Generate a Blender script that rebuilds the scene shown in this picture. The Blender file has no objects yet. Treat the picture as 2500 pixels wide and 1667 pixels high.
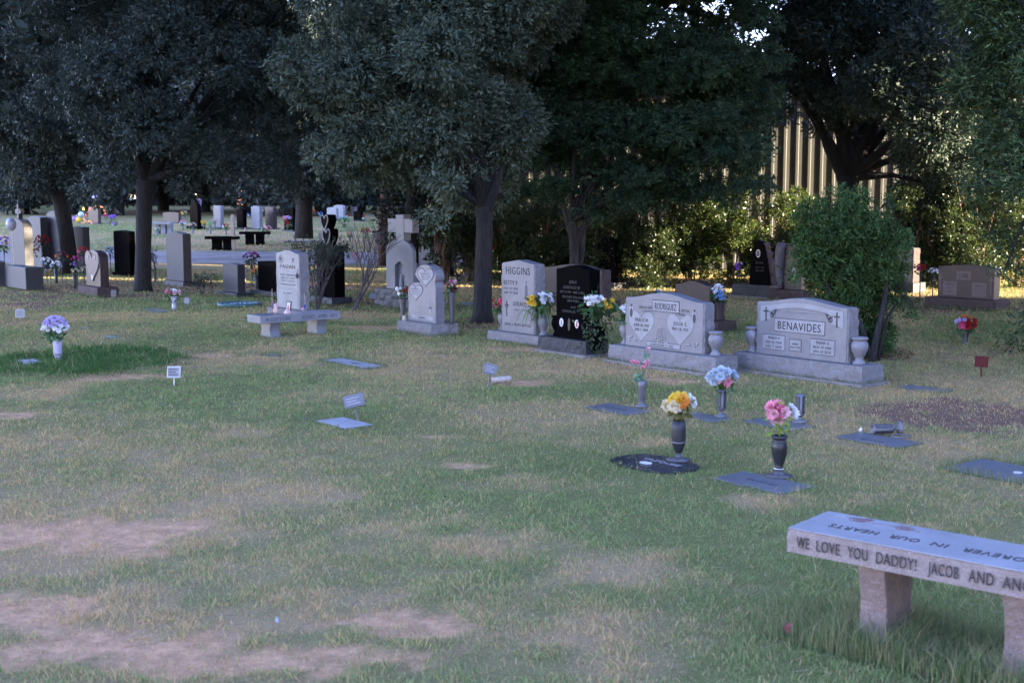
import bpy, bmesh, math, random
import numpy as np
from mathutils import Vector, Matrix, noise as mnoise
R = math.radians
random.seed(7); RNG = np.random.default_rng(7)
sc = bpy.context.scene
col = sc.collection

# ------------------------------------------------------------------ camera
F = 3000.0; HOR = 500.0; CX, CY = 1250.0, 833.5; CAMH = 1.75
PITCH = math.atan((CY-HOR)/F)
cam_d = bpy.data.cameras.new('camera'); cam = bpy.data.objects.new('camera', cam_d); col.objects.link(cam)
cam.location = (0, 0, CAMH); cam.rotation_euler = (math.pi/2-PITCH, 0, 0)
cam_d.sensor_width = 36; cam_d.lens = F/2500*36; cam_d.clip_end = 2000; cam_d.clip_start = .05
cam_d.dof.use_dof = True; cam_d.dof.focus_distance = 12.5; cam_d.dof.aperture_fstop = 4.5
sc.camera = cam
sc.render.resolution_x, sc.render.resolution_y = 1024, 682

# ------------------------------------------------------------------ sky, sun, exposure
SUN_EL = R(8); SUN_AZ = math.atan2(1, -.30)          # azimuth measured from +Y towards +X
sdir = Vector((math.sin(SUN_AZ)*math.cos(SUN_EL), math.cos(SUN_AZ)*math.cos(SUN_EL), math.sin(SUN_EL)))
world = bpy.data.worlds.new('World'); sc.world = world; world.use_nodes = True
wn = world.node_tree; bg = wn.nodes['Background']
sky = wn.nodes.new('ShaderNodeTexSky'); sky.sky_type = 'NISHITA'; sky.sun_disc = False
sky.sun_elevation = SUN_EL; sky.sun_rotation = SUN_AZ; sky.altitude = 900; sky.dust_density = .1; sky.ozone_density = 2.0
tint = wn.nodes.new('ShaderNodeMix'); tint.data_type = 'RGBA'; tint.blend_type = 'MULTIPLY'; tint.inputs[0].default_value = 1
tint.inputs[7].default_value = (1.17, .92, 1.20, 1)        # dusk sky a little more violet than the model's
wn.links.new(sky.outputs[0], tint.inputs[6]); wn.links.new(tint.outputs[2], bg.inputs[0]); bg.inputs[1].default_value = .15
sl = bpy.data.lights.new('sun', 'SUN'); so = bpy.data.objects.new('sun', sl); col.objects.link(so)
sl.energy = 3.3; sl.angle = R(.5); sl.color = (1, .83, .60)
so.rotation_euler = (-sdir).to_track_quat('-Z', 'Y').to_euler()
sc.view_settings.view_transform = 'Standard'; sc.view_settings.look = 'None'
sc.view_settings.gamma = 1; sc.view_settings.exposure = 3.85; sc.view_settings.use_curve_mapping = False

# ------------------------------------------------------------------ terrain and pixel rays
def gz(x, y):
    t = max(0.0, min(y, 110)-30)
    return .03*(math.sqrt(t*t+9)-3) if t > 0 else 0.0
def gzv(y):
    t = np.clip(np.minimum(y, 110)-30, 0, None)
    return .03*(np.sqrt(t*t+9)-3)
FW = Vector((0, math.cos(PITCH), -math.sin(PITCH))); UP = Vector((0, math.sin(PITCH), math.cos(PITCH)))
def ray(px, py): return FW+Vector((1, 0, 0))*((px-CX)/F)+UP*((CY-py)/F)
def W(px, py, Y):
    d = ray(px, py); return Vector((0, 0, CAMH))+d*(Y/d.y)
def G(px, py, h=0.0):
    d = ray(px, py)
    Y = 3.0
    while Y < 140:
        p = W(px, py, Y)
        if p.z <= gz(p.x, Y)+h: break
        Y += .5
    lo, hi = Y-.5, Y
    for _ in range(25):
        m = (lo+hi)/2; p = W(px, py, m)
        if p.z <= gz(p.x, m)+h: hi = m
        else: lo = m
    p = W(px, py, hi); return p
def S(Y): return F/Y        # picture px per metre at depth Y

# ------------------------------------------------------------------ tagging
def tag(o, label=None, cat=None, group=None, kind=None):
    if label: o['label'] = label
    if cat: o['category'] = cat
    if group: o['group'] = group
    if kind: o['kind'] = kind
    return o
def empty(name, loc, rz=0.0, label=None, cat=None, group=None):
    o = bpy.data.objects.new(name, None); col.objects.link(o)
    o.location = loc; o.rotation_euler = (0, 0, rz); o.empty_display_size = .1
    return tag(o, label, cat, group)

# ------------------------------------------------------------------ materials
MATS = {}
def newmat(name):
    m = bpy.data.materials.new(name); m.use_nodes = True
    return m, m.node_tree, m.node_tree.nodes['Principled BSDF']
def N(nt, t, **kw):
    n = nt.nodes.new(t)
    for k, v in kw.items(): setattr(n, k, v)
    return n
def ramp(nt, fac, stops):
    r = N(nt, 'ShaderNodeValToRGB')
    while len(r.color_ramp.elements) < len(stops): r.color_ramp.elements.new(.5)
    for e, (p, c) in zip(r.color_ramp.elements, stops):
        e.position = p; e.color = (*c, 1)
    nt.links.new(fac, r.inputs[0]); return r.outputs[0]
def noisetex(nt, scale, detail=3, rough=.55, coord='Object'):
    tc = N(nt, 'ShaderNodeTexCoord'); n = N(nt, 'ShaderNodeTexNoise')
    n.inputs['Scale'].default_value = scale; n.inputs['Detail'].default_value = detail; n.inputs['Roughness'].default_value = rough
    nt.links.new(tc.outputs[coord], n.inputs['Vector']); return n
def bump(nt, b, h, strength, dist):
    bp = N(nt, 'ShaderNodeBump'); bp.inputs['Strength'].default_value = strength; bp.inputs['Distance'].default_value = dist
    nt.links.new(h, bp.inputs['Height']); nt.links.new(bp.outputs[0], b.inputs['Normal'])
def granite(name, c, rough=.45, spec=.5, var=.25, rock=False):
    if name in MATS: return MATS[name]
    m, nt, b = newmat(name)
    n1 = noisetex(nt, 140, 4, .8); n2 = noisetex(nt, 4 if not rock else 14, 7, .72)
    lo = [x*(1-var) for x in c]; hi = [min(1, x*(1+var)) for x in c]
    a = ramp(nt, n1.outputs[0], [(.3, lo), (.7, hi)])
    st = ramp(nt, n2.outputs[0], [(.3, (.72, .7, .68)) if rock else (.3, (.74, .74, .73)), (.62, (1.0, 1.0, 1.0))])
    mx = N(nt, 'ShaderNodeMix', data_type='RGBA', blend_type='MULTIPLY'); mx.inputs[0].default_value = 1
    nt.links.new(a, mx.inputs[6]); nt.links.new(st, mx.inputs[7]); nt.links.new(mx.outputs[2], b.inputs['Base Color'])
    b.inputs['Roughness'].default_value = rough; b.inputs['Specular IOR Level'].default_value = spec
    n3 = noisetex(nt, 30 if rock else 220, 5, .65)
    bump(nt, b, n3.outputs[0], .9 if rock else .12, .02 if rock else .002)
    MATS[name] = m; return m
def plain(name, c, rough=.6, metal=0, spec=.4, var=.12, scale=30, emit=None):
    if name in MATS: return MATS[name]
    m, nt, b = newmat(name)
    n1 = noisetex(nt, scale, 3, .6)
    a = ramp(nt, n1.outputs[0], [(.3, [x*(1-var) for x in c]), (.7, [min(1, x*(1+var)) for x in c])])
    nt.links.new(a, b.inputs['Base Color'])
    b.inputs['Roughness'].default_value = rough; b.inputs['Metallic'].default_value = metal; b.inputs['Specular IOR Level'].default_value = spec
    if emit:
        b.inputs['Emission Color'].default_value = (*c, 1); b.inputs['Emission Strength'].default_value = emit
    MATS[name] = m; return m
def leafmat(name, trans=.3, rough=.45, spec=.35):
    if name in MATS: return MATS[name]
    m, nt, b = newmat(name)
    at = N(nt, 'ShaderNodeAttribute', attribute_name='col')
    nt.links.new(at.outputs['Color'], b.inputs['Base Color'])
    b.inputs['Roughness'].default_value = rough; b.inputs['Specular IOR Level'].default_value = spec
    tr = N(nt, 'ShaderNodeBsdfTranslucent'); hs = N(nt, 'ShaderNodeHueSaturation')
    hs.inputs['Value'].default_value = 1.6; hs.inputs['Hue'].default_value = .48; hs.inputs['Saturation'].default_value = 1.1
    nt.links.new(at.outputs['Color'], hs.inputs['Color']); nt.links.new(hs.outputs[0], tr.inputs[0])
    mx = N(nt, 'ShaderNodeMixShader'); mx.inputs[0].default_value = trans
    nt.links.new(b.outputs[0], mx.inputs[1]); nt.links.new(tr.outputs[0], mx.inputs[2])
    nt.links.new(mx.outputs[0], nt.nodes['Material Output'].inputs['Surface'])
    MATS[name] = m; return m
def barkmat(name, c):
    if name in MATS: return MATS[name]
    m, nt, b = newmat(name)
    tc = N(nt, 'ShaderNodeTexCoord'); mp = N(nt, 'ShaderNodeMapping'); mp.inputs['Scale'].default_value = (14, 14, 2.2)
    n = N(nt, 'ShaderNodeTexNoise'); n.inputs['Scale'].default_value = 2.2; n.inputs['Detail'].default_value = 6; n.inputs['Roughness'].default_value = .65
    nt.links.new(tc.outputs['Object'], mp.inputs[0]); nt.links.new(mp.outputs[0], n.inputs['Vector'])
    nt.links.new(ramp(nt, n.outputs[0], [(.35, [x*.4 for x in c]), (.62, [x*1.35 for x in c])]), b.inputs['Base Color'])
    b.inputs['Roughness'].default_value = .9; bump(nt, b, n.outputs[0], 1, .04)
    MATS[name] = m; return m

GREY = granite('grey_granite', (.185, .185, .20)); GREYROCK = granite('grey_rock_granite', (.22, .215, .22), .85, .25, .3, True)
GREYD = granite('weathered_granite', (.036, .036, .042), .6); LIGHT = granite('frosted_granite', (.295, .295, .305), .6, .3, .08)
BLACK = granite('black_granite', (.0035, .0035, .004), .25, .06, .3); BLACKROCK = granite('black_rock_granite', (.03, .032, .038), .5, .4, .3, True)
MATS['black_granite'].node_tree.nodes['Principled BSDF'].inputs['IOR'].default_value = 1.12
BROWN = granite('brown_granite', (.048, .031, .030), .4, .4, .25); BROWNROCK = granite('brown_rock_granite', (.075, .052, .048), .8, .3, .3, True)
BROWNL = granite('light_brown_granite', (.14, .105, .10), .5, .3, .15)
TAN = granite('tan_granite', (.24, .18, .16), .7, .3, .3, True)
CONC = granite('concrete', (.24, .22, .20), .95, .2, .15, True)
INK = plain('dark_lettering', (.02, .02, .024), .8, var=.05); INKM = plain('grey_lettering', (.06, .06, .068), .8, var=.05)
PALE = plain('pale_lettering', (.06, .055, .05), .8, var=.05); WHITE = plain('white_plastic', (.55, .55, .55), .5)
METAL = plain('grey_metal', (.14, .14, .15), .45, .3, .5, .1); DARKM = plain('dark_metal', (.05, .05, .055), .45, .3)
BRONZE = plain('bronze', (.09, .085, .09), .4, .4)
MARK = granite('marker_granite', (.13, .135, .15), .35, .5, .3); MARKD = granite('dark_marker_granite', (.03, .033, .042), .22, .5, .3)
MARKL = granite('pale_marker_granite', (.33, .33, .34), .6, .3, .12)
LEAF_FL = leafmat('bouquet_leaf', .2)
BARK = barkmat('bark', (.016, .014, .013)); BARKR = barkmat('red_bark', (.075, .036, .02)); BARKG = barkmat('grey_bark', (.036, .030, .028))
FCOL = dict(white=(.8, .8, .8), yellow=(.75, .50, .04), pink=(.8, .30, .38), lightpink=(.78, .48, .52), red=(.45, .015, .02),
            blue=(.22, .36, .62), lightblue=(.48, .56, .62), purple=(.30, .13, .50), lilac=(.56, .46, .72), orange=(.70, .22, .03),
            magenta=(.50, .06, .25), maroon=(.12, .02, .05), cream=(.7, .62, .42), green=(.15, .32, .08), mint=(.2, .45, .25), hotpink=(.8, .12, .25))
def fmat(c):
    n = 'petal_'+c
    if n in MATS: return MATS[n]
    m, nt, b = newmat(n); cc = FCOL[c]
    n1 = noisetex(nt, 60, 3)
    nt.links.new(ramp(nt, n1.outputs[0], [(.3, [x*.75 for x in cc]), (.65, [min(1, x*1.08) for x in cc])]), b.inputs['Base Color'])
    b.inputs['Roughness'].default_value = .7
    tr = N(nt, 'ShaderNodeBsdfTranslucent'); tr.inputs[0].default_value = (*cc, 1)
    mx = N(nt, 'ShaderNodeMixShader'); mx.inputs[0].default_value = .25
    nt.links.new(b.outputs[0], mx.inputs[1]); nt.links.new(tr.outputs[0], mx.inputs[2])
    nt.links.new(mx.outputs[0], nt.nodes['Material Output'].inputs['Surface'])
    MATS[n] = m; return m

# ------------------------------------------------------------------ mesh building
TXT = {}
def text_geo(s):
    if s in TXT: return TXT[s]
    cu = bpy.data.curves.new('t', 'FONT'); cu.body = s; cu.size = 1; cu.extrude = .01; cu.resolution_u = 3; cu.space_character = 1.12
    o = bpy.data.objects.new('t', cu); col.objects.link(o)
    dg = bpy.context.evaluated_depsgraph_get(); dg.update()
    me = bpy.data.meshes.new_from_object(o.evaluated_get(dg))
    V = np.array([v.co[:] for v in me.vertices]); Fs = [tuple(p.vertices) for p in me.polygons]
    bpy.data.objects.remove(o); bpy.data.curves.remove(cu); bpy.data.meshes.remove(me)
    TXT[s] = (V, Fs); return V, Fs
class MB:
    def __init__(s): s.v = []; s.f = []
    def add(s, V, Fs):
        n = len(s.v); s.v += [tuple(p) for p in V]; s.f += [tuple(i+n for i in f) for f in Fs]; return s
    def box(s, x0, x1, y0, y1, z0, z1):
        V = [(x, y, z) for z in (z0, z1) for x, y in ((x0, y0), (x1, y0), (x1, y1), (x0, y1))]
        return s.add(V, [(3, 2, 1, 0), (4, 5, 6, 7), (0, 1, 5, 4), (1, 2, 6, 5), (2, 3, 7, 6), (3, 0, 4, 7)])
    def prism(s, pts, y0, y1):
        n = len(pts)
        V = [(x, y0, z) for x, z in pts]+[(x, y1, z) for x, z in pts]
        Fs = [tuple(range(n)), tuple(range(2*n-1, n-1, -1))]+[((i+1) % n, i, n+i, n+(i+1) % n) for i in range(n)]
        return s.add(V, Fs)
    def lathe(s, prof, seg=20, c=(0, 0, 0), wob=None):
        V = []; Fs = []
        for r, z in prof:
            for k in range(seg):
                a = 2*math.pi*k/seg; V.append((c[0]+r*math.cos(a), c[1]+r*math.sin(a), c[2]+z))
        for i in range(len(prof)-1):
            for k in range(seg):
                a = i*seg+k; b = i*seg+(k+1) % seg; Fs.append((a, b, b+seg, a+seg))
        Fs.append(tuple(range(seg-1, -1, -1))); Fs.append(tuple(range((len(prof)-1)*seg, len(prof)*seg)))
        return s.add(V, Fs)
    def tube(s, path, radii, seg=8):
        path = [Vector(p) for p in path]; V = []; Fs = []; n = len(path)
        if not hasattr(radii, '__len__'): radii = [radii]*n
        ref = Vector((.13, .97, .2))
        for i, p in enumerate(path):
            t = (path[min(i+1, n-1)]-path[max(i-1, 0)]).normalized()
            a = t.cross(ref)
            if a.length < .1: a = t.cross(Vector((1, 0, 0)))
            a.normalize(); b = t.cross(a)
            for k in range(seg):
                th = 2*math.pi*k/seg; V.append(p+(a*math.cos(th)+b*math.sin(th))*radii[i])
        for i in range(n-1):
            for k in range(seg):
                x = i*seg+k; y = i*seg+(k+1) % seg; Fs.append((x, y, y+seg, x+seg))
        Fs.append(tuple(range(seg-1, -1, -1))); Fs.append(tuple(range((n-1)*seg, n*seg)))
        return s.add(V, Fs)
    def text(s, st, x0, x1, z, h, y, top=False, flip=False):
        """letters standing 1.5 mm proud of the plane y (front) or z=y (top)"""
        V, Fs = text_geo(st); mn = V.min(0); mx = V.max(0); mn[1] = 0; mx[1] = .73; d = (mx-mn)
        U = (V-mn)/np.where(d == 0, 1, d)
        X = x0+U[:, 0]*(x1-x0); Z = z+U[:, 1]*h; D = (U[:, 2]-.5)*.003
        if top:
            P = np.stack([X, Z, y+D], 1)
            if flip: P[:, 0] = x0+x1-P[:, 0]; P[:, 1] = 2*z+h-P[:, 1]
        else: P = np.stack([X, y-D, Z], 1)
        return s.add(P, Fs)
    def xf(s, M):
        s.v = [tuple(M @ Vector(p)) for p in s.v]; return s
    def obj(s, name, mat, parent=None, smooth=False, bevel=0, label=None):
        me = bpy.data.meshes.new(name); me.from_pydata(s.v, [], s.f); me.update()
        bm = bmesh.new(); bm.from_mesh(me); bmesh.ops.recalc_face_normals(bm, faces=bm.faces); bm.to_mesh(me); bm.free()
        for m in (mat if isinstance(mat, (list, tuple)) else [mat]): me.materials.append(m)
        if smooth: me.polygons.foreach_set('use_smooth', [True]*len(me.polygons))
        o = bpy.data.objects.new(name, me); col.objects.link(o)
        if parent: o.parent = parent
        if bevel:
            b = o.modifiers.new('bevel', 'BEVEL'); b.width = bevel; b.segments = 2; b.limit_method = 'ANGLE'; b.angle_limit = R(40)
        if label: o['label'] = label
        return o
def rockbox(x0, x1, y0, y1, z0, z1, amp=.012, cell=.05, top=False):
    bm = bmesh.new()
    def grid(o, a, b, na, nb):
        vs = [[bm.verts.new(Vector(o)+Vector(a)*i/na+Vector(b)*j/nb) for j in range(nb+1)] for i in range(na+1)]
        for i in range(na):
            for j in range(nb): bm.faces.new((vs[i][j], vs[i+1][j], vs[i+1][j+1], vs[i][j+1]))
    nx, ny, nz = [max(2, int(d/cell)) for d in (x1-x0, y1-y0, z1-z0)]
    X, Y, Z = (x1-x0, 0, 0), (0, y1-y0, 0), (0, 0, z1-z0)
    grid((x0, y0, z0), X, Z, nx, nz); grid((x0, y1, z0), X, Z, nx, nz); grid((x0, y0, z0), Y, Z, ny, nz); grid((x1, y0, z0), Y, Z, ny, nz)
    grid((x0, y0, z1), X, Y, nx, ny); grid((x0, y0, z0), X, Y, nx, ny)
    bmesh.ops.remove_doubles(bm, verts=bm.verts, dist=1e-4)
    off = random.uniform(0, 50); c = Vector(((x0+x1)/2, (y0+y1)/2, (z0+z1)/2))
    for v in bm.verts:
        p = v.co; edge_top = abs(p.z-z1) < 1e-4
        onx = min(abs(p.x-x0), abs(p.x-x1)) < 1e-4; ony = min(abs(p.y-y0), abs(p.y-y1)) < 1e-4
        n = mnoise.noise(Vector((p.x*9+off, p.y*9, p.z*14)))+.6*mnoise.noise(Vector((p.x*23+off, p.y*23, p.z*30)))
        k = amp*(n+.3)*(0.15 if edge_top else 1)
        if onx: p.x += k*(1 if p.x > c.x else -1)
        if ony: p.y += k*(1 if p.y > c.y else -1)
        if edge_top and top: p.z += amp*.6*n
    m = MB(); bm.verts.index_update()
    m.add([v.co[:] for v in bm.verts], [tuple(v.index for v in f.verts) for f in bm.faces]); bm.free(); return m
def bigmesh(name, V, k, cols, mat, parent=None, label=None, smooth=False):
    V = np.ascontiguousarray(V, dtype=np.float32).reshape(-1, 3); n = len(V)//k
    me = bpy.data.meshes.new(name)
    me.vertices.add(len(V)); me.vertices.foreach_set('co', V.ravel())
    me.loops.add(n*k); me.loops.foreach_set('vertex_index', np.arange(n*k, dtype=np.int32))
    me.polygons.add(n); me.polygons.foreach_set('loop_start', np.arange(0, n*k, k, dtype=np.int32))
    me.update(calc_edges=True)
    if cols is not None:
        a = me.color_attributes.new('col', 'FLOAT_COLOR', 'POINT')
        c = np.ones((n, k, 4), np.float32); c[:, :, :3] = cols[:, None, :]; a.data.foreach_set('color', c.ravel())
    me.materials.append(mat)
    if smooth: me.polygons.foreach_set('use_smooth', np.ones(n, bool))
    o = bpy.data.objects.new(name, me); col.objects.link(o)
    if parent: o.parent = parent
    if label: o['label'] = label
    return o

# ------------------------------------------------------------------ 2-D noise for the lawn
_T = RNG.random((256, 256))
def vnoise(x, y, s, o=0):
    x = x/s+17.3*(o+1); y = y/s+5.7*(o+3); xi = np.floor(x).astype(int); yi = np.floor(y).astype(int)
    fx = x-xi; fy = y-yi; fx = fx*fx*(3-2*fx); fy = fy*fy*(3-2*fy)
    g = lambda a, b: _T[a % 256, b % 256]
    return (g(xi, yi)*(1-fx)+g(xi+1, yi)*fx)*(1-fy)+(g(xi, yi+1)*(1-fx)+g(xi+1, yi+1)*fx)*fy
def fbm(x, y, s, o=0, n=4):
    t = 0; a = 1; w = 0
    for i in range(n): t = t+a*vnoise(x, y, s/2**i, o+i*7); w += a; a *= .55
    return t/w
def patch(cx, cy, rx, ry):
    c = G(cx, cy); a = G(cx, cy-ry).y; b = G(cx, cy+ry).y
    return ((a+b)/2, c.x, rx/S(c.y), abs(a-b)/2)
SOIL = [patch(*p) for p in [(620, 1600, 640, 60), (1010, 1530, 200, 40), (110, 1590, 260, 60), (250, 1345, 60, 14), (370, 1350, 60, 12), (60, 1480, 160, 40),
        (150, 1300, 300, 40), (2380, 1015, 230, 42), (2200, 1010, 120, 10), (1140, 1138, 70, 9), (1640, 930, 60, 8), (300, 922, 120, 9),
        (520, 867, 60, 6), (900, 800, 90, 7), (1310, 852, 110, 7), (80, 745, 110, 8), (1270, 935, 70, 8), (1330, 905, 60, 5), (1100, 1065, 90, 6), (40, 1010, 60, 12), (90, 860, 40, 5)]]
DRY = [patch(*p) for p in [(300, 1330, 520, 130), (300, 1550, 700, 140), (1350, 1560, 500, 110), (900, 1290, 200, 30), (1150, 1330, 260, 60),
        (560, 1060, 180, 40), (620, 880, 250, 40), (1560, 1000, 160, 20), (1950, 1230, 260, 40), (2350, 1100, 200, 50), (2200, 1290, 160, 20), (1500, 1080, 180, 25),
        (700, 1200, 300, 40), (1700, 930, 180, 20), (2150, 1500, 120, 60), (1000, 900, 200, 30), (1050, 690, 260, 40), (1100, 640, 200, 25), (100, 960, 140, 40), (1480, 1400, 260, 60), (1300, 1180, 200, 25)]]
LITTER_SHADE = [patch(*p) for p in [(340, 705, 230, 36), (110, 715, 190, 30), (1180, 790, 110, 14), (700, 700, 200, 26), (1500, 700, 330, 22), (2280, 745, 260, 26), (2120, 860, 90, 20), (900, 740, 160, 14)]]  # leaf litter and dark earth under the trees, also painting in tree shade
LUSH = patch(175, 890, 225, 36)
TALL = [patch(*p) for p in [(2140, 1500, 110, 90), (2330, 1560, 180, 110), (2240, 1440, 260, 60)]]
def ell(x, y, e, k=1.0): return 1-np.sqrt(((x-e[1])/e[2])**2+((y-e[0])/e[3])**2)
def lawn(x, y):
    n1 = fbm(x, y, 1.6, 1); n2 = fbm(x, y, .35, 2, 3); n3 = fbm(x, y, 5.0, 5, 2)
    soil = np.clip((n1-.76)*4, 0, .35)
    dry = np.clip((n1-.47)*2.2+(n3-.45)*1.1+.27, 0, 1)
    for e in SOIL: soil = np.maximum(soil, np.clip(ell(x, y, e)*2.0+(n2-.5)*3.0+.2, 0, 1))
    for e in DRY: dry = np.maximum(dry, np.clip(ell(x, y, e)*1.1+(n2-.45)*2.2+(n1-.5)*.8+.05, 0, 1))
    lush = np.clip(ell(x, y, LUSH)*6+(n2-.5)*5+(n1-.5)*3+.6, 0, 1)
    for e in LITTER_SHADE: soil = np.maximum(soil, np.clip(ell(x, y, e)*1.3+(n2-.5)*2.6+.1, 0, .75))
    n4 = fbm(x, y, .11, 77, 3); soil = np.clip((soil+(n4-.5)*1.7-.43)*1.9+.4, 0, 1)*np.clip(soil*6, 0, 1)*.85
    soil = soil*(1-lush); dry = dry*(1-lush)
    tall = 0*x
    for e in TALL: tall = np.maximum(tall, np.clip(ell(x, y, e)*2+(n2-.5)*2, 0, 1))
    return soil, dry, lush, tall
def gh(x, y):       # real ground height incl. gentle unevenness
    return gzv(y)+(fbm(x, y, 2.5, 9, 3)-.5)*.0

xs = np.concatenate([-np.geomspace(700, 19, 22), np.arange(-18, 18.01, .09), np.geomspace(19, 700, 22)])
ys = np.concatenate([[-200, -80, -30, -10, -3, 1], np.arange(3, 36, .09), np.arange(36, 62, .5), np.geomspace(64, 1500, 24)])
XX, YY = np.meshgrid(xs, ys, indexing='ij'); nx, ny = XX.shape
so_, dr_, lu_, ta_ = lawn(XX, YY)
ZZ = gh(XX, YY)-.012*np.clip(so_, 0, 1)*(YY < 30)+.03*lu_+(fbm(XX, YY, .5, 30, 3)-.5)*.018*(YY < 33)*(YY > 2)
V = np.stack([XX, YY, ZZ], -1).reshape(-1, 3)
idx = np.arange(nx*ny).reshape(nx, ny)
Q = np.stack([idx[:-1, :-1], idx[1:, :-1], idx[1:, 1:], idx[:-1, 1:]], -1).reshape(-1, 4)
me = bpy.data.meshes.new('ground'); me.vertices.add(len(V)); me.vertices.foreach_set('co', V.astype(np.float32).ravel())
me.loops.add(Q.size); me.loops.foreach_set('vertex_index', Q.astype(np.int32).ravel())
me.polygons.add(len(Q)); me.polygons.foreach_set('loop_start', np.arange(0, Q.size, 4, dtype=np.int32)); me.update(calc_edges=True)
me.polygons.foreach_set('use_smooth', np.ones(len(Q), bool))
a = me.color_attributes.new('cov', 'FLOAT_COLOR', 'POINT')
cc = np.ones((nx*ny, 4), np.float32); cc[:, 0] = so_.ravel(); cc[:, 1] = dr_.ravel(); cc[:, 2] = lu_.ravel(); cc[:, 3] = np.clip(np.max([ell(XX, YY, q_) for q_ in [SOIL[7], SOIL[8]]+LITTER_SHADE], axis=0)*5+2, 0, 1).ravel(); a.data.foreach_set('color', cc.ravel())
m, nt, b = newmat('lawn_soil')
at = N(nt, 'ShaderNodeAttribute', attribute_name='cov'); sp = N(nt, 'ShaderNodeSeparateColor'); nt.links.new(at.outputs['Color'], sp.inputs[0])
nA = noisetex(nt, 9, 6, .7); nB = noisetex(nt, 38, 8, .85); nC = noisetex(nt, 1.3, 4, .6)
s1_ = ramp(nt, nB.outputs[0], [(.3, (.56, .30, .16)), (.7, (.92, .55, .32))]); s2_ = ramp(nt, nA.outputs[0], [(.35, (.55, .55, .55)), (.65, (1, 1, 1))])
mm_ = N(nt, 'ShaderNodeMix', data_type='RGBA', blend_type='MULTIPLY'); mm_.inputs[0].default_value = 1; nt.links.new(s1_, mm_.inputs[6]); nt.links.new(s2_, mm_.inputs[7])
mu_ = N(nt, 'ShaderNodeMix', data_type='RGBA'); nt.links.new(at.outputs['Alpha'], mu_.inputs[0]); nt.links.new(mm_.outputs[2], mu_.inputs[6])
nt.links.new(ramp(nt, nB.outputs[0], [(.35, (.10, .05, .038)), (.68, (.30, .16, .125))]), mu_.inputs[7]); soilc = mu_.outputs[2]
grn = ramp(nt, nB.outputs[0], [(.3, (.08, .095, .03)), (.7, (.22, .225, .08))])
dryc = ramp(nt, nB.outputs[0], [(.3, (.22, .16, .08)), (.7, (.48, .34, .18))])
def mixc(f, a_, b_):
    x = N(nt, 'ShaderNodeMix', data_type='RGBA'); nt.links.new(f, x.inputs[0]); nt.links.new(a_, x.inputs[6]); nt.links.new(b_, x.inputs[7]); return x.outputs[2]
def mth(op, a_, v):
    x = N(nt, 'ShaderNodeMath', operation=op, use_clamp=True); nt.links.new(a_, x.inputs[0])
    if isinstance(v, (int, float)): x.inputs[1].default_value = v
    else: nt.links.new(v, x.inputs[1])
    return x.outputs[0]
nAc = mth('SUBTRACT', nA.outputs[0], .42)
dryf = mth('ADD', sp.outputs['Green'], nAc)
c1 = mixc(dryf, grn, dryc); c2 = mixc(sp.outputs['Red'], c1, soilc)
nt.links.new(c2, b.inputs['Base Color']); b.inputs['Roughness'].default_value = 1; b.inputs['Specular IOR Level'].default_value = .1
bump(nt, b, nB.outputs[0], .8, .02)
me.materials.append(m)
ground = bpy.data.objects.new('ground', me); col.objects.link(ground); tag(ground, kind='structure')

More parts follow.
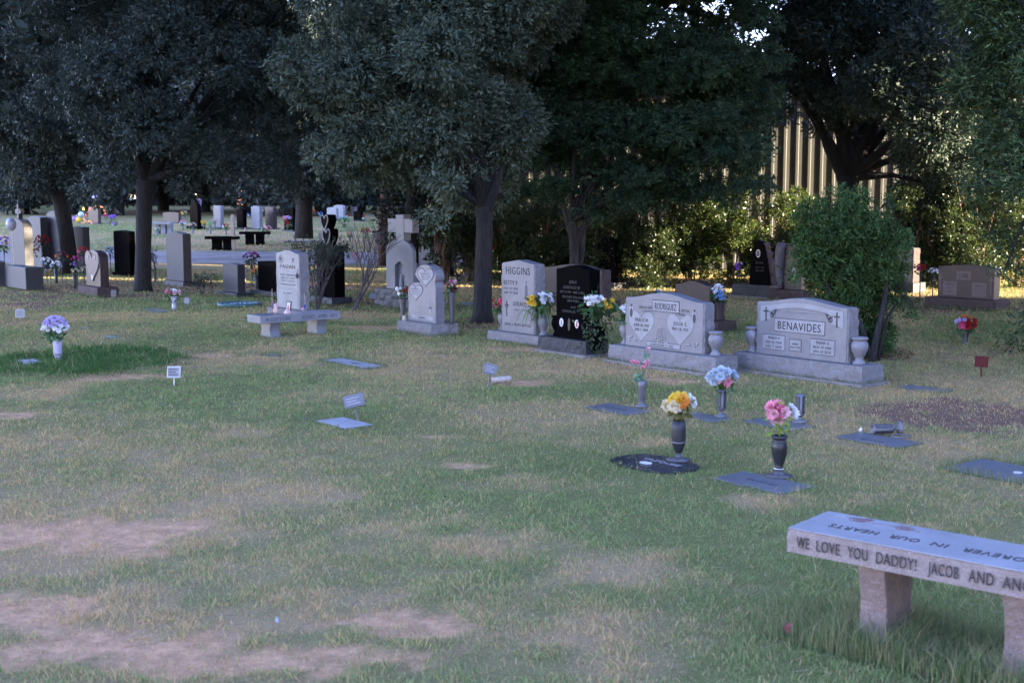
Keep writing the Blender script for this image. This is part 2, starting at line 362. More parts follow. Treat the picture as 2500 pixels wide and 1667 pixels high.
# ------------------------------------------------------------------ grass blades
KEEP = []      # rectangles (cx, cy, halfw, halfd, rz) kept free of grass
def build_grass():
    zones = [(3.9, 6.5, 9000, 1.0, .0033), (6.5, 9.5, 6200, 1.0, .0042), (9.5, 14, 3600, 1.05, .0056), (14, 20, 1900, 1.15, .008), (20, 33, 620, 1.4, .013), (40.5, 62, 60, 1.8, .03)]
    VV = []; CC = []
    for y0, y1, dens, hk, wk in zones:
        area = .45*(y1*y1-y0*y0)+1.0*(y1-y0); n = int(area*dens)
        y = np.sqrt(RNG.random(n)*(y1*y1-y0*y0)+y0*y0); x = (RNG.random(n)*2-1)*(.445*y+.4)
        # clumping
        soil, dry, lush, tall = lawn(x, y)
        cl = fbm(x, y, .16, 40, 2); p = np.clip(1.05-soil*.93, 0.03, 1)*np.clip(.55+(cl-.4)*2.2, .38, 1)
        for cx, cy, hw, hd, rz in KEEP:
            dx = x-cx; dy = y-cy; lx = dx*math.cos(rz)+dy*math.sin(rz); ly = -dx*math.sin(rz)+dy*math.cos(rz)
            j = np.clip((fbm(x, y, .13, 91, 3)-.42)*.22, -.02, .06)+(RNG.random(n)-.3)*.03
            p = np.where((np.abs(lx) < hw-j) & (np.abs(ly) < hd-j), 0, p)
        k = RNG.random(n) < p; x, y, soil, dry, lush, tall, cl = [q[k] for q in (x, y, soil, dry, lush, tall, cl)]; n = len(x)
        h = (.009+.021*RNG.random(n)**1.3)*hk*(.65+cl*.9)*(1-.35*soil)*(1+.9*lush)*(1+1.6*tall*RNG.random(n))
        # rarer tall stems
        t = RNG.random(n) < .004; h = np.where(t, h*2.6, h)
        t2 = (RNG.random(n) < .018) & (tall > .3); h = np.where(t2, h*2.2, h)
        az = RNG.random(n)*2*np.pi; lean = RNG.random(n)**.8*1.5*h; lx = np.cos(az)*lean; ly = np.sin(az)*lean
        w = wk*(.6+.8*RNG.random(n))*.5; wa = RNG.random(n)*np.pi; wx = np.cos(wa)*w; wy = np.sin(wa)*w
        z = gh(x, y)-.004+.03*lush+(fbm(x, y, .5, 30, 3)-.5)*.018*(y < 33)
        A = np.stack([x-wx, y-wy, z], -1); B = np.stack([x+wx, y+wy, z], -1); T = np.stack([x+lx, y+ly, z+h], -1)
        M_ = (A+B)/2*.45+T*.55; M_[:, 2] += h*.22; A2 = M_-np.stack([wx, wy, 0*w], -1)*.75; B2 = M_+np.stack([wx, wy, 0*w], -1)*.75
        VV.append(np.stack([A, B, B2, A2], 1)); VV.append(np.stack([A2, B2, T, T], 1)[:, [0, 1, 2, 2]])
        g1 = np.array([.155, .215, .075]); g2 = np.array([.27, .32, .12]); d1 = np.array([.60, .44, .21]); d2 = np.array([.40, .30, .15]); l1 = np.array([.05, .11, .03])
        r = RNG.random((n, 1)); big = fbm(x, y, 3.2, 60, 3)[:, None]
        c = g1*(1-r)+g2*r; c = c*(.75+big*.5)
        isdry = (RNG.random(n) < (.10+.72*dry+.35*soil))[:, None]; r2 = RNG.random((n, 1))
        c = np.where(isdry, d1*r2+d2*(1-r2), c)
        c = np.where((RNG.random(n) < lush*.93)[:, None], l1*(.7+r*.9), c)
        c = np.where((t)[:, None], np.array([.34, .30, .17]), c)
        CC.append(c); CC.append(c)
    # straws lying on the lawn
    n = 4200; y = np.sqrt(RNG.random(n)*(196-16)+16); x = (RNG.random(n)*2-1)*.43*y; az = RNG.normal(0, .5, n)+np.where(RNG.random(n) < .5, 0, -.7)
    L = .03+.10*RNG.random(n)**2; dx = np.cos(az)*L; dy = np.sin(az)*L; z = gh(x, y)+.016
    w = .0016+.0*y
    A = np.stack([x, y-w, z], -1); B = np.stack([x, y+w, z], -1); C_ = np.stack([x+dx, y+dy+w, z+.012], -1); D = np.stack([x+dx, y+dy-w, z+.014], -1)
    VV.append(np.stack([A, B, C_, D], 1)); CC.append(np.tile(np.array([.45, .38, .25]), (n, 1))*(.6+.6*RNG.random((n, 1))))
    n = 9000; e_ = [LITTER_SHADE[i] for i in RNG.integers(0, len(LITTER_SHADE), n)]; e_ = np.array(e_); a_ = RNG.random(n)*6.283; q = np.sqrt(RNG.random(n))*1.1
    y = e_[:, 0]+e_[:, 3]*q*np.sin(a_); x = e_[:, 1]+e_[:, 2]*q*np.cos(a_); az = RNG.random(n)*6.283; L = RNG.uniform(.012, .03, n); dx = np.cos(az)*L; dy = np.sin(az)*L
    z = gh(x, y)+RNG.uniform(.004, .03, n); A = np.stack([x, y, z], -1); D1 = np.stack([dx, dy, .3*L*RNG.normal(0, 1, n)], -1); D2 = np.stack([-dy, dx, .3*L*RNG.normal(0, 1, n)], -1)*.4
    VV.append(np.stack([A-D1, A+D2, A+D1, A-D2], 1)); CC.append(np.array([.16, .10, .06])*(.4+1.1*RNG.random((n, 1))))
    V = np.concatenate(VV); C = np.concatenate(CC); print('grass quads', len(V))
    o = bigmesh('grass', V, 4, C, leafmat('grass_blade', .25, .7, .15)); tag(o, 'short patchy green and straw coloured lawn grass', 'grass', kind='stuff')

# ------------------------------------------------------------------ road
m, nt, b = newmat('road_caliche')
nA = noisetex(nt, 1.2, 5, .65); nB = noisetex(nt, 25, 4, .7)
base = ramp(nt, nA.outputs[0], [(.35, (.15, .12, .105)), (.62, (.27, .225, .20))])
nt.links.new(base, b.inputs['Base Color']); b.inputs['Roughness'].default_value = .95; bump(nt, b, nB.outputs[0], .5, .02)
rm = MB(); xr = np.arange(-60, 5.1, .5); rows = []
for j, yy in enumerate([34.9, 36.2, 37.6, 39, 40.2]):
    rows.append([(x, yy+.25*math.sin(x*.35)+.12*math.sin(x*1.1+j)*(j in (0, 4)), gz(0, yy+.25*math.sin(x*.35))+.03+(.02 if j in (1, 2, 3) else -.02)) for x in xr])
V = [p for r_ in rows for p in r_]; n = len(xr)
rm.add(V, [(j*n+i, j*n+i+1, (j+1)*n+i+1, (j+1)*n+i) for j in range(4) for i in range(n-1)])
tag(rm.obj('road', m, smooth=True), kind='structure')

# ------------------------------------------------------------------ headstones
TH = R(-51); UX, UY = math.cos(TH), math.sin(TH); VX, VY = -math.sin(TH), math.cos(TH)
def solve(fl, fr, br, yb, hb, th=TH):
    ux, uy = math.cos(th), math.sin(th); vx, vy = -uy, ux
    C = G(fr, yb, hb); d = ray(fl, yb); k = d.x/d.y; w = (C.x-k*C.y)/(ux-k*uy)
    d = ray(br, yb); k = d.x/d.y; t = (k*C.y-C.x)/(vx-k*vy)
    return C, w, t
def prof(w, h, kind, rise, n=18):
    a = w/2; P = [(-a, 0), (a, 0)]
    if kind == 'flat': P += [(a, h), (-a, h)]
    elif kind == 'peak': P += [(a, h), (0, h+rise), (-a, h)]
    elif kind == 'serp': P += [(a-w*i/n, h+rise*.5*(1-math.cos(2*math.pi*i/n))) for i in range(n+1)]
    elif kind == 'arch': P += [(a-w*i/n, h+rise*math.sin(math.pi*i/n)) for i in range(n+1)]
    elif kind == 'round': P += [(a*math.cos(math.pi*i/n), h+rise*math.sin(math.pi*i/n)) for i in range(n+1)]
    elif kind == 'slant': P += [(a, h), (-a, h+rise)]
    return P
class Stone: pass
def headstone(label, fl, fr, br, yt, yb, hb, kind='flat', rise=0, mat=GREY, bmat=GREYROCK, rock=None, ov=(.1, .1, .06, .06), th=TH, tmin=.13, tmax=.26, found=False,
              group='headstones', name='headstone', diename='die', nodie=False):
    C, w, t = solve(fl, fr, br, yb, hb, th); t = max(tmin, min(tmax, t)); w = max(.2, w)
    ux, uy = math.cos(th), math.sin(th); vx, vy = -uy, ux
    h = W(fr, yt, C.y).z-C.z
    cx = C.x-w/2*ux+t/2*vx; cy = C.y-w/2*uy+t/2*vy
    e = empty(name, (cx, cy, gz(cx, cy)), th, label, 'headstone', group)
    s = Stone(); s.e = e; s.w = w; s.t = t; s.h = h; s.hb = C.z-gz(cx, cy); s.y = -t/2; s.mat = mat; s.S = F/C.y
    hb2 = s.hb
    if ov:
        l, r_, f_, bk = ov; s.ov = ov
        z0 = -.03
        if found:
            fm = rockbox(-w/2-l-.05, w/2+r_+.05, -t/2-f_-.06, t/2+bk+.05, -.03, .035, .006, .08); fm.obj('foundation', CONC, e)
            z0 = .037
        rockbox(-w/2-l, w/2+r_, -t/2-f_, t/2+bk, z0, hb2, .011).obj('base', bmat, e)
        rect = (-w/2-l, w/2+r_, -t/2-f_, t/2+bk)
        mx_ = (rect[0]+rect[1])/2; my_ = (rect[2]+rect[3])/2
        KEEP.append((cx+mx_*ux+my_*vx, cy+mx_*uy+my_*vy, (rect[1]-rect[0])/2, (rect[3]-rect[2])/2, th))
    else: KEEP.append((cx, cy, w/2, t/2, th))
    if not nodie:
        MB().prism([(x, z+hb2+.002) for x, z in prof(w, h, kind, rise)], -t/2, t/2).obj(diename, mat, e, bevel=.008)
        if rock:     # pitched sides, front stays smooth
            z1 = hb2+h-.01
            for sg in (-1, 1):
                rb = rockbox(-t/2+.012, t/2-.004, 0, .018, hb2+.004, z1, .009, .03)
                rb.v = [(sg*(w/2-.004+p[1]), p[0], p[2]) for p in rb.v]
                rb.obj('rough_side', rock, e)
    s.top = hb2+h; print(label[:40], 'w%.2f t%.2f h%.2f Z%.1f' % (w, t, h, C.y))
    return s
def Ztop(s, z): return s.hb+z
def panel(s, x0, x1, z0, z1, mat=LIGHT, frame=None, name='panel'):
    """x, z as fractions of face width and height"""
    X0, X1 = [(-.5+v)*s.w for v in (x0, x1)]; Z0, Z1 = [s.hb+v*s.h for v in (z0, z1)]
    if frame: MB().box(X0-.007, X1+.007, s.y-.002, s.y+.004, Z0-.007, Z1+.007).obj('panel_border', frame, s.e)
    return MB().box(X0, X1, s.y-.004, s.y+.003, Z0, Z1).obj(name, mat, s.e)
def lines(s, L, mat=INK, on=True, name='inscription'):
    for st, x0, x1, z0, z1 in L:
        MB().text(st, (-.5+x0)*s.w, (-.5+x1)*s.w, s.hb+z0*s.h, (z1-z0)*s.h, s.y-(.0045 if on else .0005)).obj(name, mat, s.e)
def heart_pts(cx, cz, sx, sz, n=28):
    P = []
    for i in range(n):
        t = -math.pi+2*math.pi*(i+.5)/n
        x = 16*math.copysign(abs(math.sin(t))**2.3, math.sin(t)); z = 13*math.cos(t)-5*math.cos(2*t)-2*math.cos(3*t)-math.cos(4*t)
        P.append((cx+x/32*sx, cz+(z+2.5)/29*sz))
    return P
def oval_pts(cx, cz, rx, rz, n=20): return [(cx+rx*math.cos(2*math.pi*i/n), cz+rz*math.sin(2*math.pi*i/n)) for i in range(n)]
def ring(s, pts, th_, y, mat, name):      # thin outline along pts
    m = MB(); m.tube([(x, y, z) for x, z in pts+[pts[0]]], th_, 5); return m.obj(name, mat, s.e)
def fx(s, x): return (-.5+x)*s.w
def fz(s, z): return s.hb+z*s.h
URN = [(.0, 0), (.062, 0), (.064, .018), (.046, .035), (.036, .055), (.05, .085), (.078, .14), (.084, .18), (.074, .215), (.058, .232), (.06, .238), (.076, .243), (.08, .255), (.076, .268), (.056, .268), (.05, .2), (0, .2)]
def urn(e, x, y, z, h, mat, name='vase', rs=1.0):
    k = h/.268; m = MB().lathe([(r_*k*rs, zz*k) for r_, zz in URN], 22, (x, y, z+.001)); return m.obj(name, mat, e, smooth=True)

# ------------------------------------------------------------------ flowers
def rot_to(n):
    return Vector(n).to_track_quat('Z', 'Y').to_matrix()
def blossom(m, c, n, Rr, petals=16, op=.5):
    M3 = rot_to(n); c = Vector(c)
    for ringi, (cnt, ang, ln) in enumerate([(petals, op, 1.0), (max(4, petals*2//3), op*.62, .82), (max(3, petals//3), op*.28, .62)]):
        for k in range(cnt):
            a = 2*math.pi*(k+random.random()*.5+ringi*.4)/cnt; t = ang*math.pi/2*(.85+.3*random.random())
            d = Vector((math.cos(a)*math.sin(t), math.sin(a)*math.sin(t), math.cos(t))); sd = Vector((-math.sin(a), math.cos(a), 0))
            w = Rr*1.9/cnt*math.sin(max(t, .35))*1.7+Rr*.05; L = Rr*ln*(.85+.3*random.random())
            p0 = d*L*.12; p1 = d*L*.62+sd*w+Vector((0, 0, Rr*.05)); p2 = d*L+Vector((0, 0, -Rr*.12*math.sin(t))); p3 = d*L*.62-sd*w+Vector((0, 0, Rr*.05))
            m.add([c+M3 @ q for q in (p0, p1, p2, p3)], [(0, 1, 2), (0, 2, 3)])
def leafclump(m, c, rad, n, L, drop=.2, cols=None):
    for k in range(n):
        d = Vector(RNG.normal(0, 1, 3)); d.normalize(); d.z = d.z*.8-drop; p = Vector(c)+Vector(RNG.normal(0, .4, 3))*rad
        s_ = d.cross(Vector(RNG.normal(0, 1, 3))).normalized()*L*.2
        m.add([p, p+d*L*.5+s_, p+d*L, p+d*L*.5-s_], [(0, 1, 2, 3)])
def setcol(o, c, var=.35):
    me = o.data; a = me.color_attributes.new('col', 'FLOAT_COLOR', 'POINT'); n = len(me.vertices)
    r_ = (1+var*(RNG.random((n//4+1, 1))-.5)*2).repeat(4, 0)[:n]
    cc = np.ones((n, 4), np.float32); cc[:, :3] = np.array(c)*r_; a.data.foreach_set('color', cc.ravel())
def bouquet(loc, rx, rz, spec, label, group='bouquets of artificial flowers', green=(.05, .11, .035), petals=14, op=.6, br=None, merged=False, gfrac=.5, stem=0.0, cat='bouquet', leafL=None, rise=0.0):
    """loc = point where the flowers leave the vase; rx, rz half width and height of the blooms; spec [(colour, count, (ax,az) offset or None)]"""
    loc = Vector(loc); e = empty('bouquet', loc, 0, label, cat, group)
    cz = rise+rz*.9+stem; tot = sum(s_[1] for s_ in spec); gi = 0
    br = br or rx*1.15/math.sqrt(tot)
    for color, cnt, off in spec:
        mm = MB()
        for k in range(cnt):
            if off is None:
                i = gi+.5; gi += 1; phi = i*2.39996; zc = 1-1.25*i/max(1, tot); rr = math.sqrt(max(0, 1-zc*zc))
                n = Vector((rr*math.cos(phi), rr*math.sin(phi), zc))
            else:
                n = Vector((off[0]+random.uniform(-.5, .5), random.uniform(-.9, .3), off[1]+random.uniform(-.45, .45)))
                if n.length > 1: n.normalize()
            c = Vector((n.x*rx*.82, n.y*rx*.7, cz+n.z*rz*.8)); nn = (n+Vector((0, -.5, .35))).normalized()
            q = MB(); blossom(q, c, nn, br*(.85+.3*random.random()), petals, op)
            if merged: mm.add(q.v, q.f)
            else: q.obj('flower', fmat(color), e)
        if merged: mm.obj('flowers', fmat(color), e)
    g = MB(); leafclump(g, (0, 0, rise+stem+rz*.35), rx*.8, int(26 if merged else 60), leafL or rx*.6)
    leafclump(g, (0, 0, cz), rx*.7, int(10 if merged else 40), leafL or rx*.5, 0)
    for k in range(5):
        a = random.random()*6.28; r_ = max(.0015, rx*.018)
        p1 = Vector((math.cos(a)*rx*.4, math.sin(a)*rx*.3, cz)); s_ = Vector((r_, r_, 0))
        g.add([Vector((0, 0, -.03))-s_, Vector((0, 0, -.03))+s_, p1+s_, p1-s_], [(0, 1, 2, 3)])
    o = g.obj('leaves', LEAF_FL, e); setcol(o, green)
    return e

# ===== front row =====
fr_group = 'headstones of the front row'
s = headstone('widest pale headstone, curved top with carved band, stone vases at both ends', 1846.8, 2065, 2090, 753, 887.9, .2, 'serp', .062, GREY, GREYROCK, GREYROCK, (.24, .25, .09, .09), found=True, group=fr_group)
# carved pale band following the top, crosses and scroll panels
w, h = s.w, s.h; n = 22
up = [(-w*.46+w*.92*i/n, s.hb+h*.93+.055*.5*(1-math.cos(2*math.pi*(.04+.92*i/n)))) for i in range(n+1)]
lo = [(-w*.46+w*.92*i/n, s.hb+h*.80+.075*math.sin(math.pi*i/n)**.8) for i in range(n+1)]
bm_ = MB()
for i in range(n):
    (x0, a0), (x1, a1) = up[i], up[i+1]; (_, b0), (_, b1) = lo[i], lo[i+1]
    f0 = i/n; dz = .17*h if (f0 < .1 or f0 > .86) else (.07*h if (f0 < .16 or f0 > .8) else 0)
    bm_.prism([(x0, b0-dz), (x1+.0003, b1-dz), (x1+.0003, a1), (x0, a0)], s.y-.004, s.y+.003)
bm_.obj('carved_band', LIGHT, s.e)
ring(s, [(x, z-.012) for x, z in lo[3:-3]], .0012, s.y-.001, INKM, 'border_line')
for cxf in (.105, .895):
    cm = MB(); X = fx(s, cxf); Zc = fz(s, .80)
    cm.box(X-.007, X+.007, s.y-.008, s.y-.002, Zc-.085, Zc+.062); cm.box(X-.034, X-.0072, s.y-.008, s.y-.002, Zc+.01, Zc+.026); cm.box(X+.0072, X+.034, s.y-.008, s.y-.002, Zc+.01, Zc+.026)
    cm.obj('carved_cross', GREYD, s.e)
    sg = 1 if cxf < .5 else -1
    rs_ = MB()
    for (dx, dz, r_) in ((.075, -.02, .024), (.098, .01, .022), (.06, .012, .012), (.12, .03, .014)):
        for rr in (r_, r_*.55): rs_.tube([(X+sg*dx+rr*math.cos(a_), s.y-.005, Zc+dz+rr*math.sin(a_)) for a_ in np.linspace(0, 6.28, 13)], .0026 if dx in (.075, .098) else .0015, 4)
    rs_.obj('carved_roses', INK, s.e)
panel(s, .205, .765, .475, .71, LIGHT, GREYD, 'name_panel')
lines(s, [('BENAVIDES', .245, .725, .515, .67)])
for (a0, a1, T3) in ((.075, .325, ('MARIO A', 'FEB 24 1959', 'DEC 7 2020')), (.615, .875, ('DIANA G', 'NOV 19 1958', 'JAN 10 2010'))):
    panel(s, a0, a1, .115, .385, LIGHT, INKM, 'scroll_panel')
    for q in (a0, a1): ring(s, [(fx(s, q)+.008*math.cos(t_)*.8, fz(s, .25)+math.sin(t_)*.078) for t_ in np.linspace(0, 6.28, 12)], .003, s.y-.004, LIGHT, 'scroll_edge')
    d = (a1-a0); lines(s, [(T3[0], a0+d*.25, a1-d*.22, .305, .362), (T3[1], a0+d*.13, a1-d*.13, .222, .275), (T3[2], a0+d*.13, a1-d*.13, .142, .195)])
panel(s, .385, .51, .135, .335, LIGHT, INKM, 'scroll_panel'); lines(s, [('MARRIED', .415, .48, .245, .275), ('MAR 19 1983', .395, .50, .18, .21)], INKM)
urn(s.e, -w/2-.115, -.01, s.hb, .268, GREY); urn(s.e, w/2+.115, -.03, s.hb, .268, GREY)
BEN = s
s = headstone('wide grey headstone with two pale carved hearts under a boxed name', 1527.5, 1715, 1739.8, 741, 866.2, .2, 'serp', .075, GREY, GREYROCK, GREYROCK, (.17, .26, .09, .09), found=True, group=fr_group)
panel(s, .36, .70, .775, .985, LIGHT, INK, 'name_panel'); lines(s, [('RODRIGUEZ', .392, .67, .81, .945)])
for cxf, cz_, nm in ((.215, .455, ('PABLO M', 'JUNE 30, 1929', 'JAN 1, 2009')), (.72, .455, ('JULIA S.', 'MAY 18, 1933', ''))):
    MB().prism(heart_pts(fx(s, cxf), fz(s, cz_-.02), s.w*.335, s.h*.62), s.y-.004, s.y+.003).obj('carved_heart', LIGHT, s.e)
    L = [(nm[0], cxf-.085, cxf+.085, cz_+.07, cz_+.145), (nm[1], cxf-.10, cxf+.10, cz_-.03, cz_+.03)]
    if nm[2]: L.append((nm[2], cxf-.09, cxf+.09, cz_-.12, cz_-.06))
    lines(s, L)
lines(s, [('AMADO ESPOSO', .175, .40, .80, .855), ('Y PADRE', .225, .345, .72, .77), ('AMADA ESPOSA', .61, .83, .80, .855), ('Y MADRE', .66, .78, .72, .77)], INKM, False)
panel(s, .29, .72, .055, .135, LIGHT, INKM, 'ribbon_panel'); lines(s, [('CASADOS FEB 11, 1950', .33, .63, .07, .115)], INKM)
rg = MB()
for cxf, dz in ((.45, .33), (.5, .33)):
    rg.tube([(fx(s, cxf)+.04*math.cos(a_)*.8+(.02 if dz else 0)*math.sin(a_)*(1 if cxf < .48 else -1), s.y-.003, fz(s, .33)+.065*math.sin(a_)) for a_ in np.linspace(0, 6.28, 18)], .004, 5)
rg.obj('carved_rings', LIGHT, s.e)
fl_ = MB(); fd_ = MB()
for k in range(26):
    u_ = [random.uniform(.04, .2), random.uniform(.38, .56), random.uniform(.8, .96)][k % 3]; z_ = random.uniform(.12, .16+.1*(1-abs(u_-.47) if k % 3 == 1 else .6))
    fl_.prism(oval_pts(fx(s, u_), fz(s, z_), .014, .011, 9), s.y-.003, s.y+.002)
    fd_.prism(oval_pts(fx(s, u_)+.008, fz(s, z_)-.009, .012, .007, 7), s.y-.002, s.y+.002)
fl_.obj('carved_flowers', LIGHT, s.e); fd_.obj('carved_shadow_lines', INK, s.e)
for cxf, cz_ in ((.075, .72), (.895, .72)):
    m1 = MB().prism(oval_pts(fx(s, cxf), fz(s, cz_), .035, .075), s.y-.003, s.y+.002); m1.obj('carved_halo', LIGHT, s.e)
    m2 = MB().prism(oval_pts(fx(s, cxf), fz(s, cz_-.03), .021, .050), s.y-.005, s.y+.001); m2.prism(oval_pts(fx(s, cxf), fz(s, cz_+.12), .012, .016), s.y-.005, s.y+.001)
    m2.obj('carved_figure', GREYD, s.e)
urn(s.e, -s.w/2-.085, 0, s.hb, .25, GREY, rs=.9); urn(s.e, s.w/2+.125, -.02, s.hb, .25, GREY)
ROD = s
s = headstone('polished black headstone with two oval portraits right of the tall peaked one', 1357.6, 1437.9, 1464, 660.5, 831.7, .19, 'serp', .045, BLACK, BLACKROCK, None, (.17, .06, .1, .08), found=True, group=fr_group)
lines(s, [('JESUS', .4, .62, .80, .84), ('GONZALEZ JR', .22, .72, .72, .765), ('NOV 23 1957   MAR 10 2009', .12, .85, .655, .69), ('BELOVED SON AND', .2, .82, .585, .62), ('BROTHER', .35, .7, .53, .565), ('AND', .45, .6, .44, .47), ('GONZALEZ', .2, .6, .375, .41)], PALE, False)
for cxf, c in ((.17, FCOL['lilac']), (.64, FCOL['red'])):
    MB().prism(oval_pts(fx(s, cxf), fz(s, .22), .034, .05), s.y-.005, s.y+.002).obj('portrait_oval', WHITE, s.e)
    MB().prism([(fx(s, cxf)-.016, fz(s, .22)-.034), (fx(s, cxf)+.016, fz(s, .22)-.034), (fx(s, cxf)+.010, fz(s, .22)+.008), (fx(s, cxf)-.010, fz(s, .22)+.008)], s.y-.0065, s.y).obj('portrait_figure', plain('portrait_cloth_%d' % int(cxf*100), (.25, .2, .3) if cxf < .5 else (.45, .08, .05)), s.e)
    MB().prism(oval_pts(fx(s, cxf), fz(s, .22)+.018, .009, .012, 10), s.y-.0065, s.y).obj('portrait_face', plain('portrait_skin', (.25, .14, .1)), s.e)
MB().prism(oval_pts(fx(s, .4), fz(s, .2), .02, .075), s.y-.002, s.y+.001).obj('etched_figure', BROWN, s.e)
urn(s.e, -s.w/2-.09, 0, s.hb, .24, BLACK, rs=.85); urn(s.e, s.w/2+.12, -.06, s.hb-.1, .28, BLACK)
BLK = s
s = headstone('tall light grey upright headstone with peaked top, large family name and engraved cross', 1225.9, 1303.6, 1327.9, 646.4, 817.8, .13, 'peak', .045, GREY, GREYROCK, GREYROCK, (.19, .17, .08, .08), group=fr_group)
lines(s, [('HIGGINS', .13, .87, .845, .955), ('BETTY P', .055, .49, .69, .755), ('DEC 31 1950', .06, .5, .62, .655), ('JAN 25 2020', .06, .5, .56, .595), ('GERARD C', .35, .88, .39, .455), ('OCT 31 1954', .40, .85, .32, .35), ('JESUS, I TRUST IN YOU', .08, .90, .10, .14)], INK, False)
fg = MB(); X = fx(s, .76); 
fg.prism([(X-.032, fz(s, .50)), (X-.005, fz(s, .495)), (X+.034, fz(s, .505)), (X+.028, fz(s, .62)), (X+.015, fz(s, .70)), (X-.012, fz(s, .70)), (X-.028, fz(s, .61))], s.y-.001, s.y+.002)
fg.prism(oval_pts(X, fz(s, .735), .011, .016, 10), s.y-.001, s.y+.002); fg.obj('etched_figure', INKM, s.e)
fg2 = MB()
for k in range(5): fg2.box(X-.022+k*.011, X-.018+k*.011, s.y-.003, s.y, fz(s, .53), fz(s, .66+.01*(k % 2)))
fg2.obj('etched_robe', GREY, s.e)
cr = MB(); X = fx(s, .15); Zc = fz(s, .385)
cr.box(X-.009, X+.009, s.y-.0035, s.y+.002, Zc-.14, Zc+.065); cr.box(X-.038, X-.0092, s.y-.0035, s.y+.002, Zc-.008, Zc+.012); cr.box(X+.0092, X+.038, s.y-.0035, s.y+.002, Zc-.008, Zc+.012)
cr.tube([(X+.024*math.cos(a_), s.y-.001, Zc+.002+.028*math.sin(a_)) for a_ in np.linspace(0, 6.28, 18)], .0035, 5); cr.obj('etched_cross', INKM, s.e)
urn(s.e, -s.w/2-.10, .0, s.hb, .24, GREY, rs=.8); urn(s.e, s.w/2+.095, -.01, s.hb, .25, GREY, rs=.85)
HIG = s
# two-heart grey stone
s = headstone('grey headstone shaped as two stacked hearts with praying hands, between two bouquets', 996.4, 1064, 1085.7, 649, 790.6, .18, mat=GREY, bmat=GREYROCK, ov=(.12, .02, .09, .2), group=fr_group, nodie=True)
w, h, hb = s.w, s.h, s.hb; t = s.t; P = [(-w/2, hb), (w/2, hb), (w/2, hb+h*.62)]
P += [(w*.14+w*.37*math.cos(a_), hb+h*.80+h*.205*math.sin(a_)) for a_ in np.linspace(-.5, math.pi-.05, 14)]
P += [(-w*.14+w*.36*math.cos(a_), hb+h*.55+h*.135*math.sin(a_)) for a_ in np.linspace(1.25, math.pi, 8)]
P += [(-w/2, hb+h*.45), (-w/2+.015, hb+h*.32)]
MB().prism([(x, z+.002) for x, z in P], -t/2, t/2).obj('die', GREY, s.e, bevel=.006)
for cxf, cz_, sc_ in ((.66, .79, 1.0), (.30, .51, .88)):
    MB().prism(heart_pts(fx(s, cxf), fz(s, cz_), w*.60*sc_, h*.335*sc_), s.y-.001, s.y+.002).obj('heart_border', INKM, s.e)
    MB().prism(heart_pts(fx(s, cxf), fz(s, cz_), w*.54*sc_, h*.30*sc_), s.y-.005, s.y+.002).obj('carved_heart', LIGHT, s.e)
    lines(s, [('MARIA L.' if sc_ == 1 else 'DANIEL L', cxf-.18, cxf+.18, cz_+.045, cz_+.075), ('DEC 12 1940', cxf-.15, cxf+.15, cz_, cz_+.025), ('JAN 4 2011', cxf-.12, cxf+.12, cz_-.04, cz_-.018)], PALE)
panel(s, .13, .94, .045, .115, LIGHT, None); lines(s, [('LENO', .38, .64, .06, .10)], INK)
hm = MB(); X = fx(s, .82); hm.box(X-.003, X+.003, s.y-.003, s.y+.002, fz(s, .33), fz(s, .43)); hm.box(X-.014, X+.014, s.y-.004, s.y+.001, fz(s, .40), fz(s, .408)); hm.obj('carved_cross', LIGHT, s.e)
MB().prism([(X-.03, fz(s, .17)), (X+.025, fz(s, .17)), (X+.02, fz(s, .23)), (X+.004, fz(s, .27)), (X-.01, fz(s, .25)), (X-.03, fz(s, .21))], s.y-.003, s.y+.002).obj('carved_hands', LIGHT, s.e)
MB().prism([(X-.036, fz(s, .25)), (X+.03, fz(s, .25)), (X+.034, fz(s, .265)), (X, fz(s, .285)), (X-.034, fz(s, .275))], s.y-.0015, s.y+.002).obj('carved_leaves', INK, s.e)
LEN = s
# cross monument
s = headstone('tall blue-grey monument topped by a stone cross with an arched niche', 943.6, 1009.2, 1029.6, 613, 710, .33, mat=granite('blue_granite', (.13, .14, .165), .5), bmat=GREYD, ov=(.17, .1, .12, .12), group='tall monuments', name='cross_monument', nodie=True)
w, h, hb, t = s.w, s.h, s.hb, s.t; BG = MATS['blue_granite']; tot = W(1000, 524, s.e.location.y).z-hb
arch = [(-w/2, hb), (-w*.17, hb), (-w*.17, hb+h*.62), (0, hb+h*.72), (w*.17, hb+h*.62), (w*.17, hb), (w/2, hb), (w/2, hb+h*.95)]
arch += [(w/2*math.cos(a_), hb+h*.95+h*.32*math.sin(a_)) for a_ in np.linspace(.05, math.pi-.05, 14)]+[(-w/2, hb+h*.95)]
MB().prism([(x, z+.002) for x, z in arch], -t/2, -t/2+.06).obj('front_arch', BG, s.e)
MB().prism([(x, z+.002) for x, z in prof(w, h*.95, 'round', h*.32)], -t/2+.062, t/2).obj('die', BG, s.e, bevel=.006)
cm = MB(); z1 = hb+h*1.24; cw = w*.15; ct = tot+hb
cm.box(-cw, cw, -t*.42, t*.42, z1, ct); az = ct-(ct-z1)*.42; ah = cw*.95
cm.obj('cross_shaft', BG, s.e, bevel=.006)
cm = MB(); cm.box(-w*.46, -cw-.001, -t*.40, t*.40, az-ah, az+ah); cm.box(cw+.001, w*.46, -t*.40, t*.40, az-ah, az+ah); cm.obj('cross_arm', BG, s.e, bevel=.006)
st = MB(); st.lathe([(.03, 0), (.035, .02), (.028, .12), (.034, .17), (.016, .2), (.022, .22), (.02, .245), (.004, .26)], 12, (0, -t/2+.03, hb)); st.obj('niche_statue', LIGHT, s.e, smooth=True)
